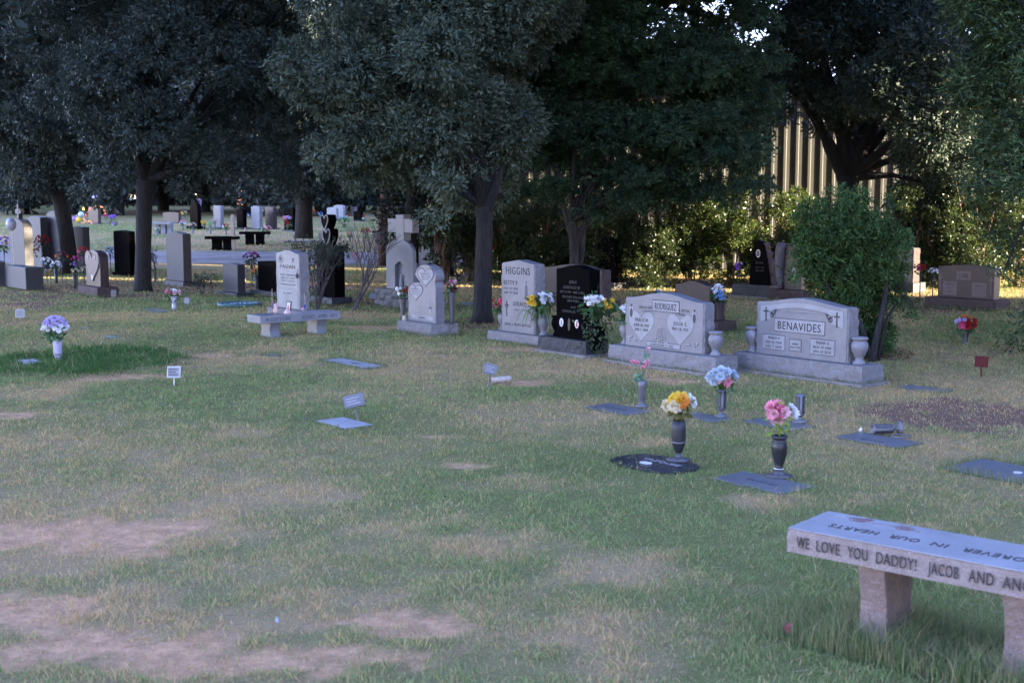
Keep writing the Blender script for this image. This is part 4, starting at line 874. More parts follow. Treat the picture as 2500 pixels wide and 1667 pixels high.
for (px, py, pb, r_, sp, lab) in ((12, 595, 668, 15, [('purple', 6, None), ('lilac', 4, None)], 'purple bouquet at the left photo edge'),
    (48, 602, 668, 19, [('lightpink', 7, None), ('pink', 5, None), ('lilac', 4, None), ('red', 3, (.4, .1))], 'pink and lilac bouquet on the low grey block'),
    (82, 607, 668, 14, [('white', 5, None), ('lightpink', 5, None)], 'white and blush bouquet on the low grey block'),
    (74, 585, 668, 8, [('red', 6, None)], 'dark red bouquet behind the blush one'),
    (106, 590, 668, 14, [('red', 10, None)], 'red bouquet in front of the rounded grey headstone'),
    (115, 642, 690, 12, [('white', 6, None), ('lightblue', 3, None)], 'white bouquet low beside the grey block'),
    (138, 650, 692, 11, [('white', 5, None), ('lightblue', 3, None)], 'white and ice-blue bouquet left of the leaning trunk foot'),
    (152, 626, 690, 12, [('maroon', 6, None), ('orange', 2, None)], 'rusty red bouquet against the leaning trunk'),
    (190, 638, 700, 12, [('magenta', 6, None), ('purple', 3, (-.5, -.4))], 'magenta bouquet left of the brown heart headstone'),
    (206, 615, 700, 11, [('red', 5, None), ('hotpink', 3, None)], 'red bouquet behind the brown heart headstone'),
    (184, 664, 705, 7, [('cream', 4, None)], 'cream rose bunch low left of the brown heart headstone'),
    (207, 660, 707, 7, [('cream', 4, None)], 'cream rose bunch touching the brown heart headstone'),
    (271, 613, 668, 9, [('blue', 7, None)], 'blue bouquet left of the upright black headstone'),
    (327, 619, 672, 7, [('red', 5, None)], 'red bouquet between the black headstone and the straight trunk'),
    (616, 634, 700, 18, [('purple', 8, None), ('maroon', 6, None), ('lilac', 3, (-.2, .6)), ('orange', 3, (.2, .9))], 'tall mixed purple bouquet behind the ring of stones'),
    (627, 663, 705, 9, [('orange', 7, None)], 'orange bouquet touching the low dark headstone')):
    standflower(px, py, pb, r_*1.3, [(q[0], int(q[1]*1.6), q[2]) for q in sp], lab, (.03, .05, .025), DARKM, 'flower vases under the left trees')

# ===== flat markers =====
def marker(px, py, w, d, label, mat=MARK, th=TH, group='flat grave markers', txt=None, z=.012):
    p = G(px, py); e = empty('grave_marker', (p.x, p.y, p.z), th, label, 'grave marker', group)
    if mat is MARKD:
        MB().prism([(w*.56*math.copysign(abs(math.cos(a_))**.7, math.cos(a_)), -d*.56*math.copysign(abs(math.sin(a_))**.7, math.sin(a_))) for a_ in np.linspace(0, 2*math.pi, 41)[:-1]], -z, .06).xf(Matrix.Rotation(R(-90), 4, 'X')).obj('slab', mat, e)
    else: MB().box(-w/2, w/2, -d/2, d/2, -.06, z).obj('slab', mat, e, bevel=.004)
    KEEP.append((p.x, p.y, w/2, d/2, th))
    if txt:
        m_ = MB()
        for st_, x0, x1, y0, hh in txt: m_.text(st_, x0*w, x1*w, y0*d, hh, z, top=True)
        m_.obj('inscription', LIGHT if mat is MARKD else INKM, e)
    return e
m1 = marker(1597, 1134, .56, .40, 'dark grey flat marker with pale oval portrait under the yellow and white flowers', MARKD, txt=[('VAZQUEZ', -.28, .32, .10, .05)])
MB().prism(oval_pts(0, 0, .05, .035), -.0, .004).xf(Matrix.Translation((-.02, -.06, .016)) @ Matrix.Rotation(R(90), 4, 'X')).obj('portrait_oval', WHITE, m1)
marker(1862, 1180, .56, .32, 'grey flat marker under the black urn vase', txt=[('SANCHEZ', -.2, .25, -.1, .04)])
marker(1508, 1001, .56, .32, 'blue-grey flat marker under the slim silver vase of pink flowers', txt=[('LOPEZ', -.2, .2, -.1, .04)])
marker(1722, 1021, .42, .24, 'narrow grey flat marker under the blue and pink flowers')
marker(1897, 1037, .52, .28, 'grey flat marker under the empty lattice vase')
m6 = marker(2143, 1076, .54, .30, 'pale blue flat marker with the toppled lattice vase', txt=[('GARCIA', -.2, .2, -.3, .035)])
marker(2253, 951, .48, .26, 'plain blue-grey flat marker right of the wide pale headstone')
m8 = marker(2492, 1160, .85, .50, 'large blue-grey flat marker cut by the right photo edge')
MB().lathe([(.028, 0), (.03, .006), (.015, .008), (0.001, .008)], 14, (-.02, 0, .013)).obj('vase_ring', WHITE, m8)
marker(860, 889, .95, .30, 'long pale flat marker left of centre with dark lettering', MARKL, txt=[('TORRES', -.1, .12, .0, .05)])
marker(840, 1034, .44, .26, 'white flat marker at the foot of the tilted metal sign', MARKL)
marker(272, 824, .28, .14, 'small white flat stone between the flower mound and the bench', MARKL)
marker(207, 802, .22, .12, 'tiny grey flat stone behind the lilac bouquet', MARK)
marker(72, 891, .28, .18, 'small grey stone sunk in the dark green mound', MARKL, z=.05)
marker(380, 759, .70, .28, 'grey flat marker under the glass vase of pink blossoms', MARK)
marker(665, 868, .25, .12, 'sliver of grey marker nearly buried in grass', MARK)
marker(1150, 747, .3, .2, 'low grey block at the foot of the forked oak', MARK, z=.06)

# ===== ground vases =====
def gvase(px, py, h, r_, label, kind, mat, tilt=None):
    p = G(px, py); e = empty('flower_vase', (p.x, p.y, p.z+.013), 0, label, 'vase', 'vases on the flat markers')
    k = h
    if kind == 'slim':
        MB().lathe([(.065, 0), (.067, .006), (.03, .02), (.018, .03), (.03, .045), (.034, .05)], 20).obj('foot', METAL, e, smooth=True)
        MB().lathe([(.022, .051), (.028, .06), (.036, h*.8), (.038, h*.83), (.037, h*.85), (.040, h), (.036, h), (.033, h*.8)], 20).obj('body', mat, e, smooth=True)
    elif kind == 'barrel':
        MB().lathe([(.085, 0), (.087, .006), (.03, .018), (.018, .03), (.018, .05)], 22).obj('foot', BRONZE, e, smooth=True)
        MB().lathe([(.02, .051), (.028, .06), (.044, .11), (.047, .125), (.0475, .13), (.050, .18), (.049, .22), (.044, h), (.039, h), (.036, h-.03)], 22).obj('body', mat, e, smooth=True)
        MB().lathe([(.0478, .121), (.0495, .123), (.0495, .129), (.0478, .131)], 22).obj('band', METAL, e, smooth=True)
    elif kind == 'urn':
        MB().lathe([(.088, 0), (.09, .006), (.05, .014), (.044, .02), (.028, .035), (.022, .042)], 22).obj('foot', BRONZE, e, smooth=True)
        MB().lathe([(.020, .043), (.032, .046), (.034, .05)], 22).obj('collar', WHITE, e, smooth=True)
        MB().lathe([(.025, .051), (.03, .058), (.026, .064), (.034, .09), (.049, .15), (.053, .19), (.050, .215), (.046, .22), (.049, .224), (.045, .23), (.038, .236), (.049, .246), (.052, .255), (.048, .265), (.038, .265), (.034, .22)], 24).obj('body', mat, e, smooth=True)
    elif kind == 'lattice':
        MB().lathe([(.058, 0), (.060, .006), (.03, .02), (.012, .032), (.014, .045)], 20).obj('foot', METAL, e, smooth=True)
        MB().lathe([(.014, .046), (.034, .06), (.038, .085), (.037, h), (.033, h), (.033, h-.03)], 20).obj('body', METAL, e, smooth=True)
        for q in range(4):
            a0 = q*math.pi/2+.25
            m_ = MB()
            A = [a0+.0, a0+.5*1.07, a0+1.07]; rr = .0385
            for i in range(6):
                t0 = a0+1.07*i/6; t1 = a0+1.07*(i+1)/6; zb0 = .085+.05*abs(i/6-.5)*2*0; 
                b0 = h*.42-.09*math.sin(math.pi*i/6)*1; b1 = h*.42-.09*math.sin(math.pi*(i+1)/6)
                b0 = max(.075, b0); b1 = max(.075, b1)
                m_.add([(rr*math.cos(t0), rr*math.sin(t0), b0), (rr*math.cos(t1), rr*math.sin(t1), b1), (rr*math.cos(t1), rr*math.sin(t1), h-.012), (rr*math.cos(t0), rr*math.sin(t0), h-.012)], [(0, 1, 2, 3)])
            m_.obj('dark_panel', DARKM, e)
            v_ = MB()
            for i in range(9):
                z0 = .09+i*(h-.11)/9; tc_ = a0+.535
                for sg in (-1, 1): v_.tube([(.0395*math.cos(tc_), .0395*math.sin(tc_), z0), (.0395*math.cos(tc_+sg*.35), .0395*math.sin(tc_+sg*.35), z0+.012)], .0016, 4)
            v_.obj('vine_pattern', METAL, e)
    if tilt: e.rotation_euler = tilt[0]; e.location.z += tilt[1]
    return e, Vector((p.x, p.y, p.z+.013+h))
gf = 'bouquets on the flat markers'
e, t_ = gvase(1656, 1127, .275, .05, 'dark grey barrel-shaped metal vase on the dark marker', 'barrel', plain('gunmetal', (.035, .035, .042), .4, .3))
bouquet(t_, .105, .085, [('yellow', 10, (-.15, .1)), ('orange', 2, (-.2, .1)), ('white', 3, (.85, -.1)), ('cream', 2, (-.8, -.2)), ('white', 1, (-.7, -.3))], 'yellow daisies with white blooms in the barrel-shaped vase', gf, br=.05, petals=15, op=.85, rise=.05, green=(.10, .10, .02))
e, t_ = gvase(1901, 1166, .265, .05, 'black urn-shaped vase with a white collar', 'urn', plain('black_urn', (.018, .018, .02), .35, 0, .5))
bouquet(t_, .10, .085, [('pink', 8, (-.4, .25)), ('lightpink', 7, (-.2, -.35)), ('white', 6, (.75, .05)), ('hotpink', 3, (-.3, .3))], 'pink and white ruffled bouquet with lime leaves in the black urn', gf, br=.045, petals=12, op=.6, green=(.18, .30, .04), rise=.08)
e, t_ = gvase(1567, 995, .225, .04, 'slim silver vase on the blue-grey marker', 'slim', METAL)
be = empty('bouquet', t_, 0, 'few pink carnations on tall stems above mint leaves in the slim silver vase', 'bouquet', gf); g = MB()
for (dx, dz, c) in ((-.085, .16, 'pink'), (-.045, .15, 'pink'), (.005, .11, 'pink'), (.02, .15, 'lightpink'), (.04, .135, 'pink'), (.045, .165, 'lightpink'), (.048, .27, 'lightpink')):
    q = MB(); blossom(q, (dx, -.01, dz), (dx*2, -.7, .6), .030, 12, .55); q.obj('flower', fmat(c), be)
    g.tube([(0, 0, 0), (dx*.6, 0, dz*.6), (dx, 0, dz)], .0025, 4)
leafclump(g, (-.03, 0, .03), .03, 45, .05); leafclump(g, (.04, 0, .22), .01, 14, .05); o = g.obj('leaves', LEAF_FL, be); setcol(o, (.14, .26, .15))
e, t_ = gvase(1761, 1020, .225, .04, 'grey lattice-patterned metal vase holding blue and pink flowers', 'lattice', METAL)
bouquet(t_, .125, .085, [('lightblue', 9, (-.1, .55)), ('lightblue', 6, (.8, .1)), ('lightblue', 4, (-.8, -.1)), ('lightpink', 5, (-.1, -.1)), ('pink', 5, (.2, -.5))], 'blue and pink ruffled bouquet in the lattice vase', gf, br=.045, petals=13, op=.7, rise=.03)
gvase(1952, 1034, .225, .04, 'empty grey lattice-patterned vase standing on a marker', 'lattice', METAL)
e, _ = gvase(2178, 1062, .225, .04, 'grey lattice-patterned vase lying on its side', 'lattice', METAL, ((R(90), 0, R(-82)), .04))
e.location.x += .06
q = MB().tube([(.065*math.cos(a_), .065*math.sin(a_), .006) for a_ in np.linspace(0, 6.28, 24)], .006, 6); pq = G(2200, 1071); q.xf(Matrix.Translation(pq+Vector((0, 0, .015)))); tag(q.obj('vase_ring', METAL, smooth=True), 'metal ring lying beside the toppled vase', 'ring')
q = MB().lathe([(.0, 0), (.012, .003), (.015, .015), (.010, .03), (.014, .034)], 12).xf(Matrix.Translation(G(2098, 1056)+Vector((0, 0, .01))) @ Matrix.Rotation(R(35), 4, 'Y')); tag(q.obj('plastic_cup', WHITE), 'small crumpled white cup left of the toppled vase', 'cup')
# lilac bouquet in lush mound
g = G(142, 886); e = empty('flower_vase', (g.x, g.y, .02), 0, 'pale lilac plastic cone vase in the dark green mound', 'vase')
LV = plain('lilac_plastic', (.40, .38, .50), .45)
MB().lathe([(.03, 0), (.035, .05), (.045, .08), (.048, .2), (.05, .24), (.045, .24), (.04, .2)], 18).obj('body', LV, e, smooth=True)
MB().lathe([(.0455, .072), (.0475, .075), (.0475, .082), (.0455, .085)], 18).obj('band', METAL, e, smooth=True)
bouquet((g.x-.02, g.y, .25), .15, .14, [('lilac', 26, None), ('white', 16, None)], 'lilac and white hydrangea bouquet in the dark green mound', None or 'bouquets standing in the lawn', br=.035, petals=8, green=(.06, .13, .06), rise=.02)
# right red bouquet
g = G(2356, 841); e = empty('flower_vase', (g.x, g.y, 0), 0, 'dark bronze vase under the round red bouquet at the right', 'vase')
MB().lathe([(.05, 0), (.04, .02), (.035, .04), (.05, .16), (.05, .18), (.044, .18)], 16).obj('body', BRONZE, e, smooth=True)
bouquet((g.x, g.y, .18), .145, .10, [('red', 16, (.3, 0)), ('hotpink', 9, (-.6, -.1)), ('lilac', 3, (-.6, .5)), ('orange', 4, None)], 'round red and magenta bouquet in the shaded grass at the right', 'bouquets standing in the lawn', petals=9, br=.045)
# pink blossoms in a glass
g = G(426, 757); GL = plain('cloudy_glass', (.32, .34, .42), .15, 0, .6)
e = empty('glass_vase', (g.x, g.y, .012), 0, 'small cloudy glass vase on the left grey marker', 'vase'); MB().lathe([(.04, 0), (.055, .01), (.035, .05), (.045, .15), (.055, .22), (.05, .22), (.04, .15)], 12).obj('body', GL, e, smooth=True)
bouquet((g.x-.02, g.y, .2), .14, .08, [('pink', 7, (-.7, .2)), ('white', 6, (.2, .2)), ('lightpink', 5, (.8, -.1))], 'pink and white blossoms spilling from the cloudy glass vase', 'bouquets standing in the lawn', br=.04, petals=6, rise=.02)

# ===== small stake signs =====
def stake(px0, px1, py0, py1, sx, sy, label, tiltr=0.0, fm=METAL, face=MARKL, lean=-.35, yaw=None, rows=True, cat='plot sign'):
    g = G(sx, sy); Y = g.y; c = W((px0+px1)/2, (py0+py1)/2, Y); w_ = (px1-px0)/S(Y); h_ = (py1-py0)/S(Y)
    e = empty('plot_sign', (g.x, g.y, g.z), 0, label, cat, 'small metal plot signs on stakes')
    Mx = Matrix.Translation(c-g) @ Matrix.Rotation(tiltr, 4, 'Y') @ Matrix.Rotation(yaw or 0, 4, 'Z') @ Matrix.Rotation(lean, 4, 'X')
    MB().box(-w_/2, w_/2, -.006, .006, -h_/2, h_/2).xf(Mx).obj('frame', fm, e, bevel=.002)
    MB().box(-w_/2+.008, w_/2-.008, -.009, -.004, -h_/2+.008, h_/2-.008).xf(Mx).obj('face', face, e)
    if rows:
        m_ = MB()
        for k in range(3):
            z_ = h_*(.22-.22*k); m_.box(-w_*.38, w_*(.3-.15*(k % 2)), -.011, -.0085, z_-.006, z_+.004)
        m_.xf(Mx).obj('writing_lines', LIGHT if face is MARK else INKM, e)
    b_ = Mx @ Vector((0, .012, -h_*.2)); MB().tube([(0, 0, -.05), b_], .008, 6).obj('stake', fm, e)
    return e
stake(839, 890, 962, 994, 876, 1027, 'tilted silver name sign on a stake above the white flat marker', R(-14), METAL, MARK)
stake(1181, 1213, 888, 914, 1192, 950, 'silver sign on a stake tilting down to the right, before the peaked headstone', R(14), METAL, MARK)
stake(408, 441, 894, 922, 424, 941, 'bright white sign on a stake right of the dark green mound', R(0), WHITE, LIGHT, -.2)
stake(38, 60, 755, 775, 48, 780, 'square white sign near the ground at the left edge', 0, WHITE, LIGHT, -.15, rows=False)
stake(2380, 2413, 869, 896, 2396, 922, 'dark red sign on a stake in the grass at the right', R(3), plain('dark_red_paint', (.08, .008, .006), .7), MATS['dark_red_paint'], 0, rows=False)
stake(449, 463, 726, 742, 455, 757, 'small pale solar sign right of the glass vase', R(6), METAL, MARKL, -.1, rows=False)
stake(271, 284, 708, 725, 277, 738, 'small grey-blue sign right of the brown heart headstone', 0, METAL, MARK, -.1, rows=False)
stake(901, 919, 714, 730, 905, 754, 'small dark plaque on a post left of the cross monument', R(4), DARKM, MARK, -.2, rows=False)
stake(27, 38, 662, 680, 33, 690, 'tiny white card in front of the low grey block', R(6), WHITE, LIGHT, 0, rows=False)
# red metal heart, lying candle, petals
g = G(873, 745); Y = g.y; c = W(873, 627, Y); e = empty('garden_heart', (g.x, g.y, 0), 0, 'openwork red metal heart on a stake beside the leafless shrub', 'garden ornament'); rp = plain('faded_red_paint', (.30, .06, .05), .5)
hp = heart_pts(0, c.z, 24/S(Y), 25/S(Y)); MB().tube([(x, 0, z) for x, z in hp+[hp[0]]], .008, 5).obj('outline', rp, e); hp = heart_pts(0, c.z, 14/S(Y), 15/S(Y)); MB().tube([(x, 0, z) for x, z in hp+[hp[0]]], .006, 5).obj('inner_curl', rp, e); MB().tube([(0, 0, -.02), (0, 0, c.z-.07)], .006, 5).obj('stake', rp, e)
g = G(1222, 938); cn = MB().lathe([(.001, 0), (.032, .002), (.035, .02), (.034, .19), (.02, .2), (.001, .2)], 14).xf(Matrix.Translation(g+Vector((-.09, 0, .035))) @ Matrix.Rotation(R(84), 4, 'Y') @ Matrix.Rotation(0, 4, 'Z')); tag(cn.obj('candle', plain('dirty_wax', (.36, .31, .26), .6, var=.3), smooth=True), 'toppled white candle lying in the grass behind the right silver sign', 'candle')
g = G(1924, 1546); q = MB(); blossom(q, g+Vector((0, 0, .02)), (-.2, -.7, .6), .022, 5, .8); tag(q.obj('fallen_petal', fmat('hotpink')), 'single bright pink flower head lying in the grass by the foreground bench', 'flower')
g = G(677, 1528); q = MB().add([g+Vector((-.010, 0, .02)), g+Vector((.008, -.006, .018)), g+Vector((.003, .006, .034)), g+Vector((-.006, .008, .04))], [(0, 1, 2, 3)]); tag(q.obj('paper_scrap', plain('pale_blue_paper', (.22, .28, .32))), 'scrap of pale blue paper in the foreground grass', 'litter')
# ring of stones (wreath) on the ground
g = G(583, 748); e = empty('ring_planter', (g.x, g.y, 0), 0, 'round green-blue stone ring on the ground filled with white and blue pebbles', 'planter'); rr = 48/S(g.y)
MB().tube([(rr*math.cos(a_), rr*.95*math.sin(a_), .035) for a_ in np.linspace(0, 2*math.pi, 33)], .035, 8).obj('rim', plain('teal_rim', (.05, .13, .14), .4), e, smooth=True)
KEEP.append((g.x, g.y, rr, rr, 0))
for c in ('white', 'lightblue', 'blue'):
    pb_ = MB()
    for k in range(45):
        a_ = random.random()*6.28; q = rr*.88*math.sqrt(random.random()); r_ = random.uniform(.012, .028); pb_.lathe([(.001, -r_*.6), (r_, 0), (.001, r_*.7)], 6, (q*math.cos(a_), q*math.sin(a_)*.95, .035))
    pb_.obj('pebbles', fmat(c) if c != 'blue' else plain('dark_pebble', (.05, .07, .1)), e)

# ===== low granite bench near the seal headstone =====
c0 = W(635, 772, 0.001+1); 
zt = .30; p = G(635, 772, zt); thv = math.atan2(UX, -UY)      # long axis runs away from the camera
e = bench((p.x, p.y, 0), thv, 1.22, .37, .10, zt, granite('bench_granite', (.24, .245, .27), .28), GREY, 'low pale granite bench with engraved front in front of the seal headstone', 'light granite benches', legs=(.2, .78), legw=.15)
MB().text("IN GOD'S CARE", .08, .45, zt-.075, .05, -.0005).obj('inscription', INKM, e); MB().text('AUDREY - AIMEE - ROY', .62, 1.16, zt-.075, .05, -.0005).obj('inscription', INKM, e)
m_ = MB().text('THE LORD', .15, .45, .12, .05, zt+.0005, top=True); m_.obj('top_inscription', INKM, e)
KEEP.append((p.x+.6*math.cos(thv)-.18*math.sin(thv), p.y+.6*math.sin(thv)+.18*math.cos(thv), .3, .1, thv))
BE = e; BM = Matrix.Translation(e.location) @ Matrix.Rotation(thv, 4, 'Z')
def onbench(x, y): return BM @ Vector((x, y, zt))
q = onbench(.52, .2); e = empty('picture_frame', q, R(-35), 'small black picture frame standing on the low granite bench', 'picture frame')
MB().box(-.045, .045, -.006, .006, 0, .16).xf(Matrix.Rotation(R(-10), 4, 'X')).obj('frame', DARKM, e); MB().box(-.032, .032, -.009, -.007, .015, .145).xf(Matrix.Rotation(R(-10), 4, 'X')).obj('photo', WHITE, e)
MB().prism([(-.02, .02), (.02, .02), (.012, .09), (-.004, .11), (-.014, .07)], -.0115, -.0092).xf(Matrix.Rotation(R(-10), 4, 'X')).obj('photo_figure', plain('photo_figure_colour', (.5, .15, .12)), e)
q = onbench(.36, .24); tag(MB().lathe([(.02, 0), (.035, .02), (.04, .05), (.02, .08), (.03, .1), (.024, .13), (.002, .14)], 12, q).obj('figurine', plain('peach_ceramic', (.55, .38, .33)), smooth=True), 'small peach ceramic figurine left of the picture frame on the bench', 'figurine')
q = onbench(.46, .1); tag(MB().lathe([(.05, 0), (.055, .02), (.035, .04), (.03, .05), (.002, .055)], 12, q).obj('figurine', plain('blush_ceramic', (.62, .45, .42)), smooth=True), 'low blush ceramic ornament in front of the picture frame', 'figurine')
def flag(px, pyt, pyb, Y, lab, lean, sgn=1):
    b_ = W(px, pyb, Y); t__ = W(px+lean, pyt, Y); e = empty('small_flag', (b_.x, b_.y, b_.z), 0, lab, 'flag', 'little striped flags')
    d = t__-b_; MB().tube([(0, 0, -.25), d], .004, 5).obj('pole', plain('flag_stick', (.45, .33, .2)), e)
    L_ = d.length; n = 7; ax = d.normalized()
    for k in range(n):
        z0 = L_*(.5-.055*k); m_ = MB(); 
        P = [ax*z0+Vector((sgn*(.004+.012*i), .008*math.sin(i*1.3+k*.1), -.010*i)) for i in range(7)]; dn = ax*(-L_*.052)
        for i in range(6): m_.add([P[i], P[i+1], P[i+1]+dn, P[i]+dn], [(0, 1, 2, 3)])
        m_.obj('stripe', plain('flag_red', (.4, .06, .08)) if k % 2 == 0 else WHITE, e)
    m_ = MB().add([ax*(L_*.505)+Vector((sgn*.005, -.012, 0)), ax*(L_*.505)+Vector((sgn*.035, -.012, -.025)), ax*(L_*.32)+Vector((sgn*.035, -.012, -.025)), ax*(L_*.32)+Vector((sgn*.005, -.012, 0))], [(0, 1, 2, 3)]); m_.obj('canton', plain('flag_blue', (.05, .06, .2)), e)
flag(664, 705, 770, 17.0, 'small striped flag on a straight stick left of the seal headstone', 0)
flag(751, 716, 768, 17.4, 'small striped flag drooping from a slanted stick right of the seal headstone', -8, -1)
g = at(LEN, -LEN.w/2-.05, -LEN.t/2-.03, LEN.hb); tag(MB().lathe([(.03, 0), (.035, .02), (.02, .04), (.025, .055), (.002, .07)], 10, g).obj('figurine', plain('cream_plush', (.5, .42, .32)), smooth=True), 'tiny cream toy sitting on the base of the stacked-hearts headstone', 'figurine')
g = at(BLK, BLK.w/2+.1, -.2, 0)

# ===== foreground bench =====
zt = .45; p = G(1924, 1286.4, zt); pr = G(2500, 1394.2, zt); d = pr-p; thb = math.atan2(d.y, d.x); print('bench dir', math.degrees(thb), d.length)
BSEAT = granite('bench_top_granite', (.30, .295, .30), .38, .45); BEDGE = granite('bench_edge_granite', (.30, .25, .235), .85, .25, .3, True)
e = bench((p.x, p.y, 0), thb, 1.22, .355, .10, zt, BSEAT, TAN, 'granite bench in the right foreground with a message cut along its front edge', 'light granite benches', legs=(.285, .745), legt=.11, edge=BEDGE, dshape=.86)
m_ = MB(); L_ = d.length; bx = .045
for st_, x0, x1 in (('WE', .0432, .0985), ('LOVE', .130, .2285), ('YOU', .262, .345), ('DADDY!', .381, .54), ('JACOB', .585, .70), ('AND', .738, .828), ('ANGEL', .860, 1.01)):
    MB().text(st_, x0, x1, zt-.074, .048, -.0065).obj('inscription', plain('worn_lettering', (.05, .042, .042), .8, var=.3), e)
m_ = MB()
for st_, x0, x1 in (('HEARTS', .115, .32), ('OUR', .37, .49), ('IN', .54, .60), ('FOREVER', .66, .92)):
    MB().text(st_, x0, x1, .11, .055, zt+.0008, top=True, flip=True).obj('top_inscription', MATS['worn_lettering'], e)
for (cx_, cy_, r_) in ((.17, .29, .03), (.37, .285, .028), (.2, .32, .016), (1.02, .22, .03)):
    rs_ = MB()
    for q in (1, .6, .3): rs_.tube([(cx_+r_*q*math.cos(a_)*1.3, cy_+r_*q*math.sin(a_), zt+.001) for a_ in np.linspace(0, 6.28, 16)], .0022, 4)
    rs_.obj('rose_carving', plain('rose_ink', (.16, .10, .10)), e)
rs_ = MB(); rs_.tube([(.10, .31, zt+.001), (.14, .30, zt+.001), (.24, .28, zt+.001), (.30, .29, zt+.001), (.44, .27, zt+.001)], .002, 4)
rs_.obj('stem_carving', plain('rose_ink', (.16, .10, .10)), e)
MB().box(.06, .12, .30, .335, zt-.001, zt+.0015).obj('cross_carving', LIGHT, e)
for lx in (.285, .745):
    X = lx*1.22; c_ = Matrix.Rotation(thb, 4, 'Z') @ Vector((X, .18, 0)); KEEP.append((p.x+c_.x, p.y+c_.y, .06, .15, thb))

# ------------------------------------------------------------------ foliage
def unit(n): v = RNG.normal(0, 1, (n, 3)); return v/np.linalg.norm(v, axis=1, keepdims=True)
def foliage(lobes, n, L, Wd, c1, c2, per=12, shell=.16, droop=.25, flat=0.0, twig=None, up=.35):
    lobes = np.array(lobes, float); area = (lobes[:, 3]*lobes[:, 5]+lobes[:, 3]*lobes[:, 4]); nt_ = n//per; twig = twig or L*2.4
    li = RNG.choice(len(lobes), nt_, p=area/area.sum()); lb = lobes[li]; d = unit(nt_)
    rad = 1-np.abs(RNG.normal(0, shell, nt_)); rad = np.clip(rad, .1, 1.05)+(RNG.random(nt_) < .06)*.12
    P = lb[:, :3]+d*lb[:, 3:6]*rad[:, None]
    td = d+RNG.normal(0, .45, (nt_, 3)); td[:, 2] -= droop; td[:, 2] *= (1-flat); td /= np.linalg.norm(td, axis=1, keepdims=True)
    i = np.repeat(np.arange(nt_), per); N_ = len(i); s_ = RNG.random(N_)
    sideways = RNG.normal(0, .30, (N_, 3))*twig*.5; sideways[:, 2] *= (1-flat*.8)
    C = P[i]+td[i]*(s_*twig)[:, None]+sideways
    ld = td[i]*.7+RNG.normal(0, .6, (N_, 3)); ld[:, 2] *= (1-flat*.6); ld /= np.linalg.norm(ld, axis=1, keepdims=True)
    nn = d[i]*.5+RNG.normal(0, .55, (N_, 3)); nn[:, 2] += up; sd = np.cross(ld, nn); sd /= (np.linalg.norm(sd, axis=1, keepdims=True)+1e-9)
    Ls = (L*(.65+.7*RNG.random(N_)))[:, None]; Ws = Ls*Wd/L*.5
    V = np.stack([C, C+ld*Ls*.45+sd*Ws, C+ld*Ls, C+ld*Ls*.5-sd*Ws], 1)
    tv = RNG.random(nt_)[i][:, None]; lv = RNG.random(len(lobes))[li][i][:, None]; r_ = RNG.random((N_, 1))
    col_ = (np.array(c1)*(1-tv)+np.array(c2)*tv)*(.7+.35*r_)*(.85+.3*lv)
    return V, col_
def lobes_from(ells, m, k=(.22, .36), frac=(.5, .95), fl=.8):
    out = []
    vol = np.array([e_[3]*e_[4]*e_[5] for e_ in ells])**(2/3); cnt = np.maximum(3, (m*vol/vol.sum()).astype(int))
    for e_, c in zip(ells, cnt):
        rm_ = (e_[3]*e_[4]*e_[5])**(1/3)
        for _ in range(c):
            d = unit(1)[0]; f = random.uniform(*frac); r_ = rm_*random.uniform(*k)
            out.append([e_[0]+d[0]*e_[3]*f, e_[1]+d[1]*e_[4]*f, e_[2]+d[2]*e_[5]*f, r_*1.1, r_*1.1, r_*fl])
    return out
def pell(px, py, rx, ry, Y, ryd=None):
    c = W(px, py, Y); s_ = S(Y); return [c.x, c.y, c.z, rx/s_, ryd or rx/s_, ry/s_]
LM = leafmat('tree_leaf', .12, .55, .28); LM2 = leafmat('shrub_leaf', .45, .35, .5); LMF = leafmat('feathery_leaf', .2, .6, .2)
def tree(name, label, trunk, radii, ells, nl, L, Wd, c1, c2, m=45, group='trees', bark=BARK, lm=LM, cat='tree', forks=(), per=12, droop=.25, flat=0, limbs=12, k=(.22, .36), shell=.16, fl=.8, up=.35, cap=(7.0, 26000)):
    base = Vector(trunk[0]); e = empty(name, base, 0, label, cat, group)
    t_ = MB(); t_.tube([Vector(q)-base for q in trunk], radii, 14)
    for path, rr in forks: t_.tube([Vector(q)-base for q in path], rr, 9)
    lobes = lobes_from(ells, m, k, fl=fl); top = Vector(trunk[-1])-base
    for lb in random.sample(lobes, min(limbs, len(lobes))):
        q = Vector(lb[:3])-base; mid = top.lerp(q, .5)+Vector((random.uniform(-.2, .2), random.uniform(-.2, .2), random.uniform(0, .3)))
        t_.tube([top, top.lerp(mid, .5), mid, q], [radii[-1]*.6, radii[-1]*.4, radii[-1]*.22, .012], 6)
    t_.obj('trunk', bark, e, smooth=True)
    if name == 'round_bush':
        for _ in range(46):
            q = random.choice(lobes); d_ = unit(1)[0]; d_[2] = abs(d_[2])*.9
            lobes.append([q[0]+d_[0]*q[3]*1.25, q[1]+d_[1]*q[3], q[2]+d_[2]*q[5]*1.45, .035, .035, .085])
    V, C = foliage(lobes, nl, L, Wd, c1, c2, per=per, droop=droop, flat=flat, shell=shell, up=up)
    if cap:      # unseen upper crown, made wide and dense to block skylight over the lawn
        cr, cn = cap; zc = 1.75+.175*(base.y+cr*.6)+cr*.5+.3
        up_ = [[base.x+q[0]*cr*.6, base.y+q[1]*cr*.6-.5, zc+q[2]*cr*.35, cr*.36, cr*.36, cr*.22] for q in unit(30)]
        V2, C2 = foliage(up_, cn, .26, .12, c1, c2, shell=.4); V = np.concatenate([V, V2]); C = np.concatenate([C, C2])
    bigmesh('crown', V-np.array(base[:]), 4, C, lm, e)
    return e
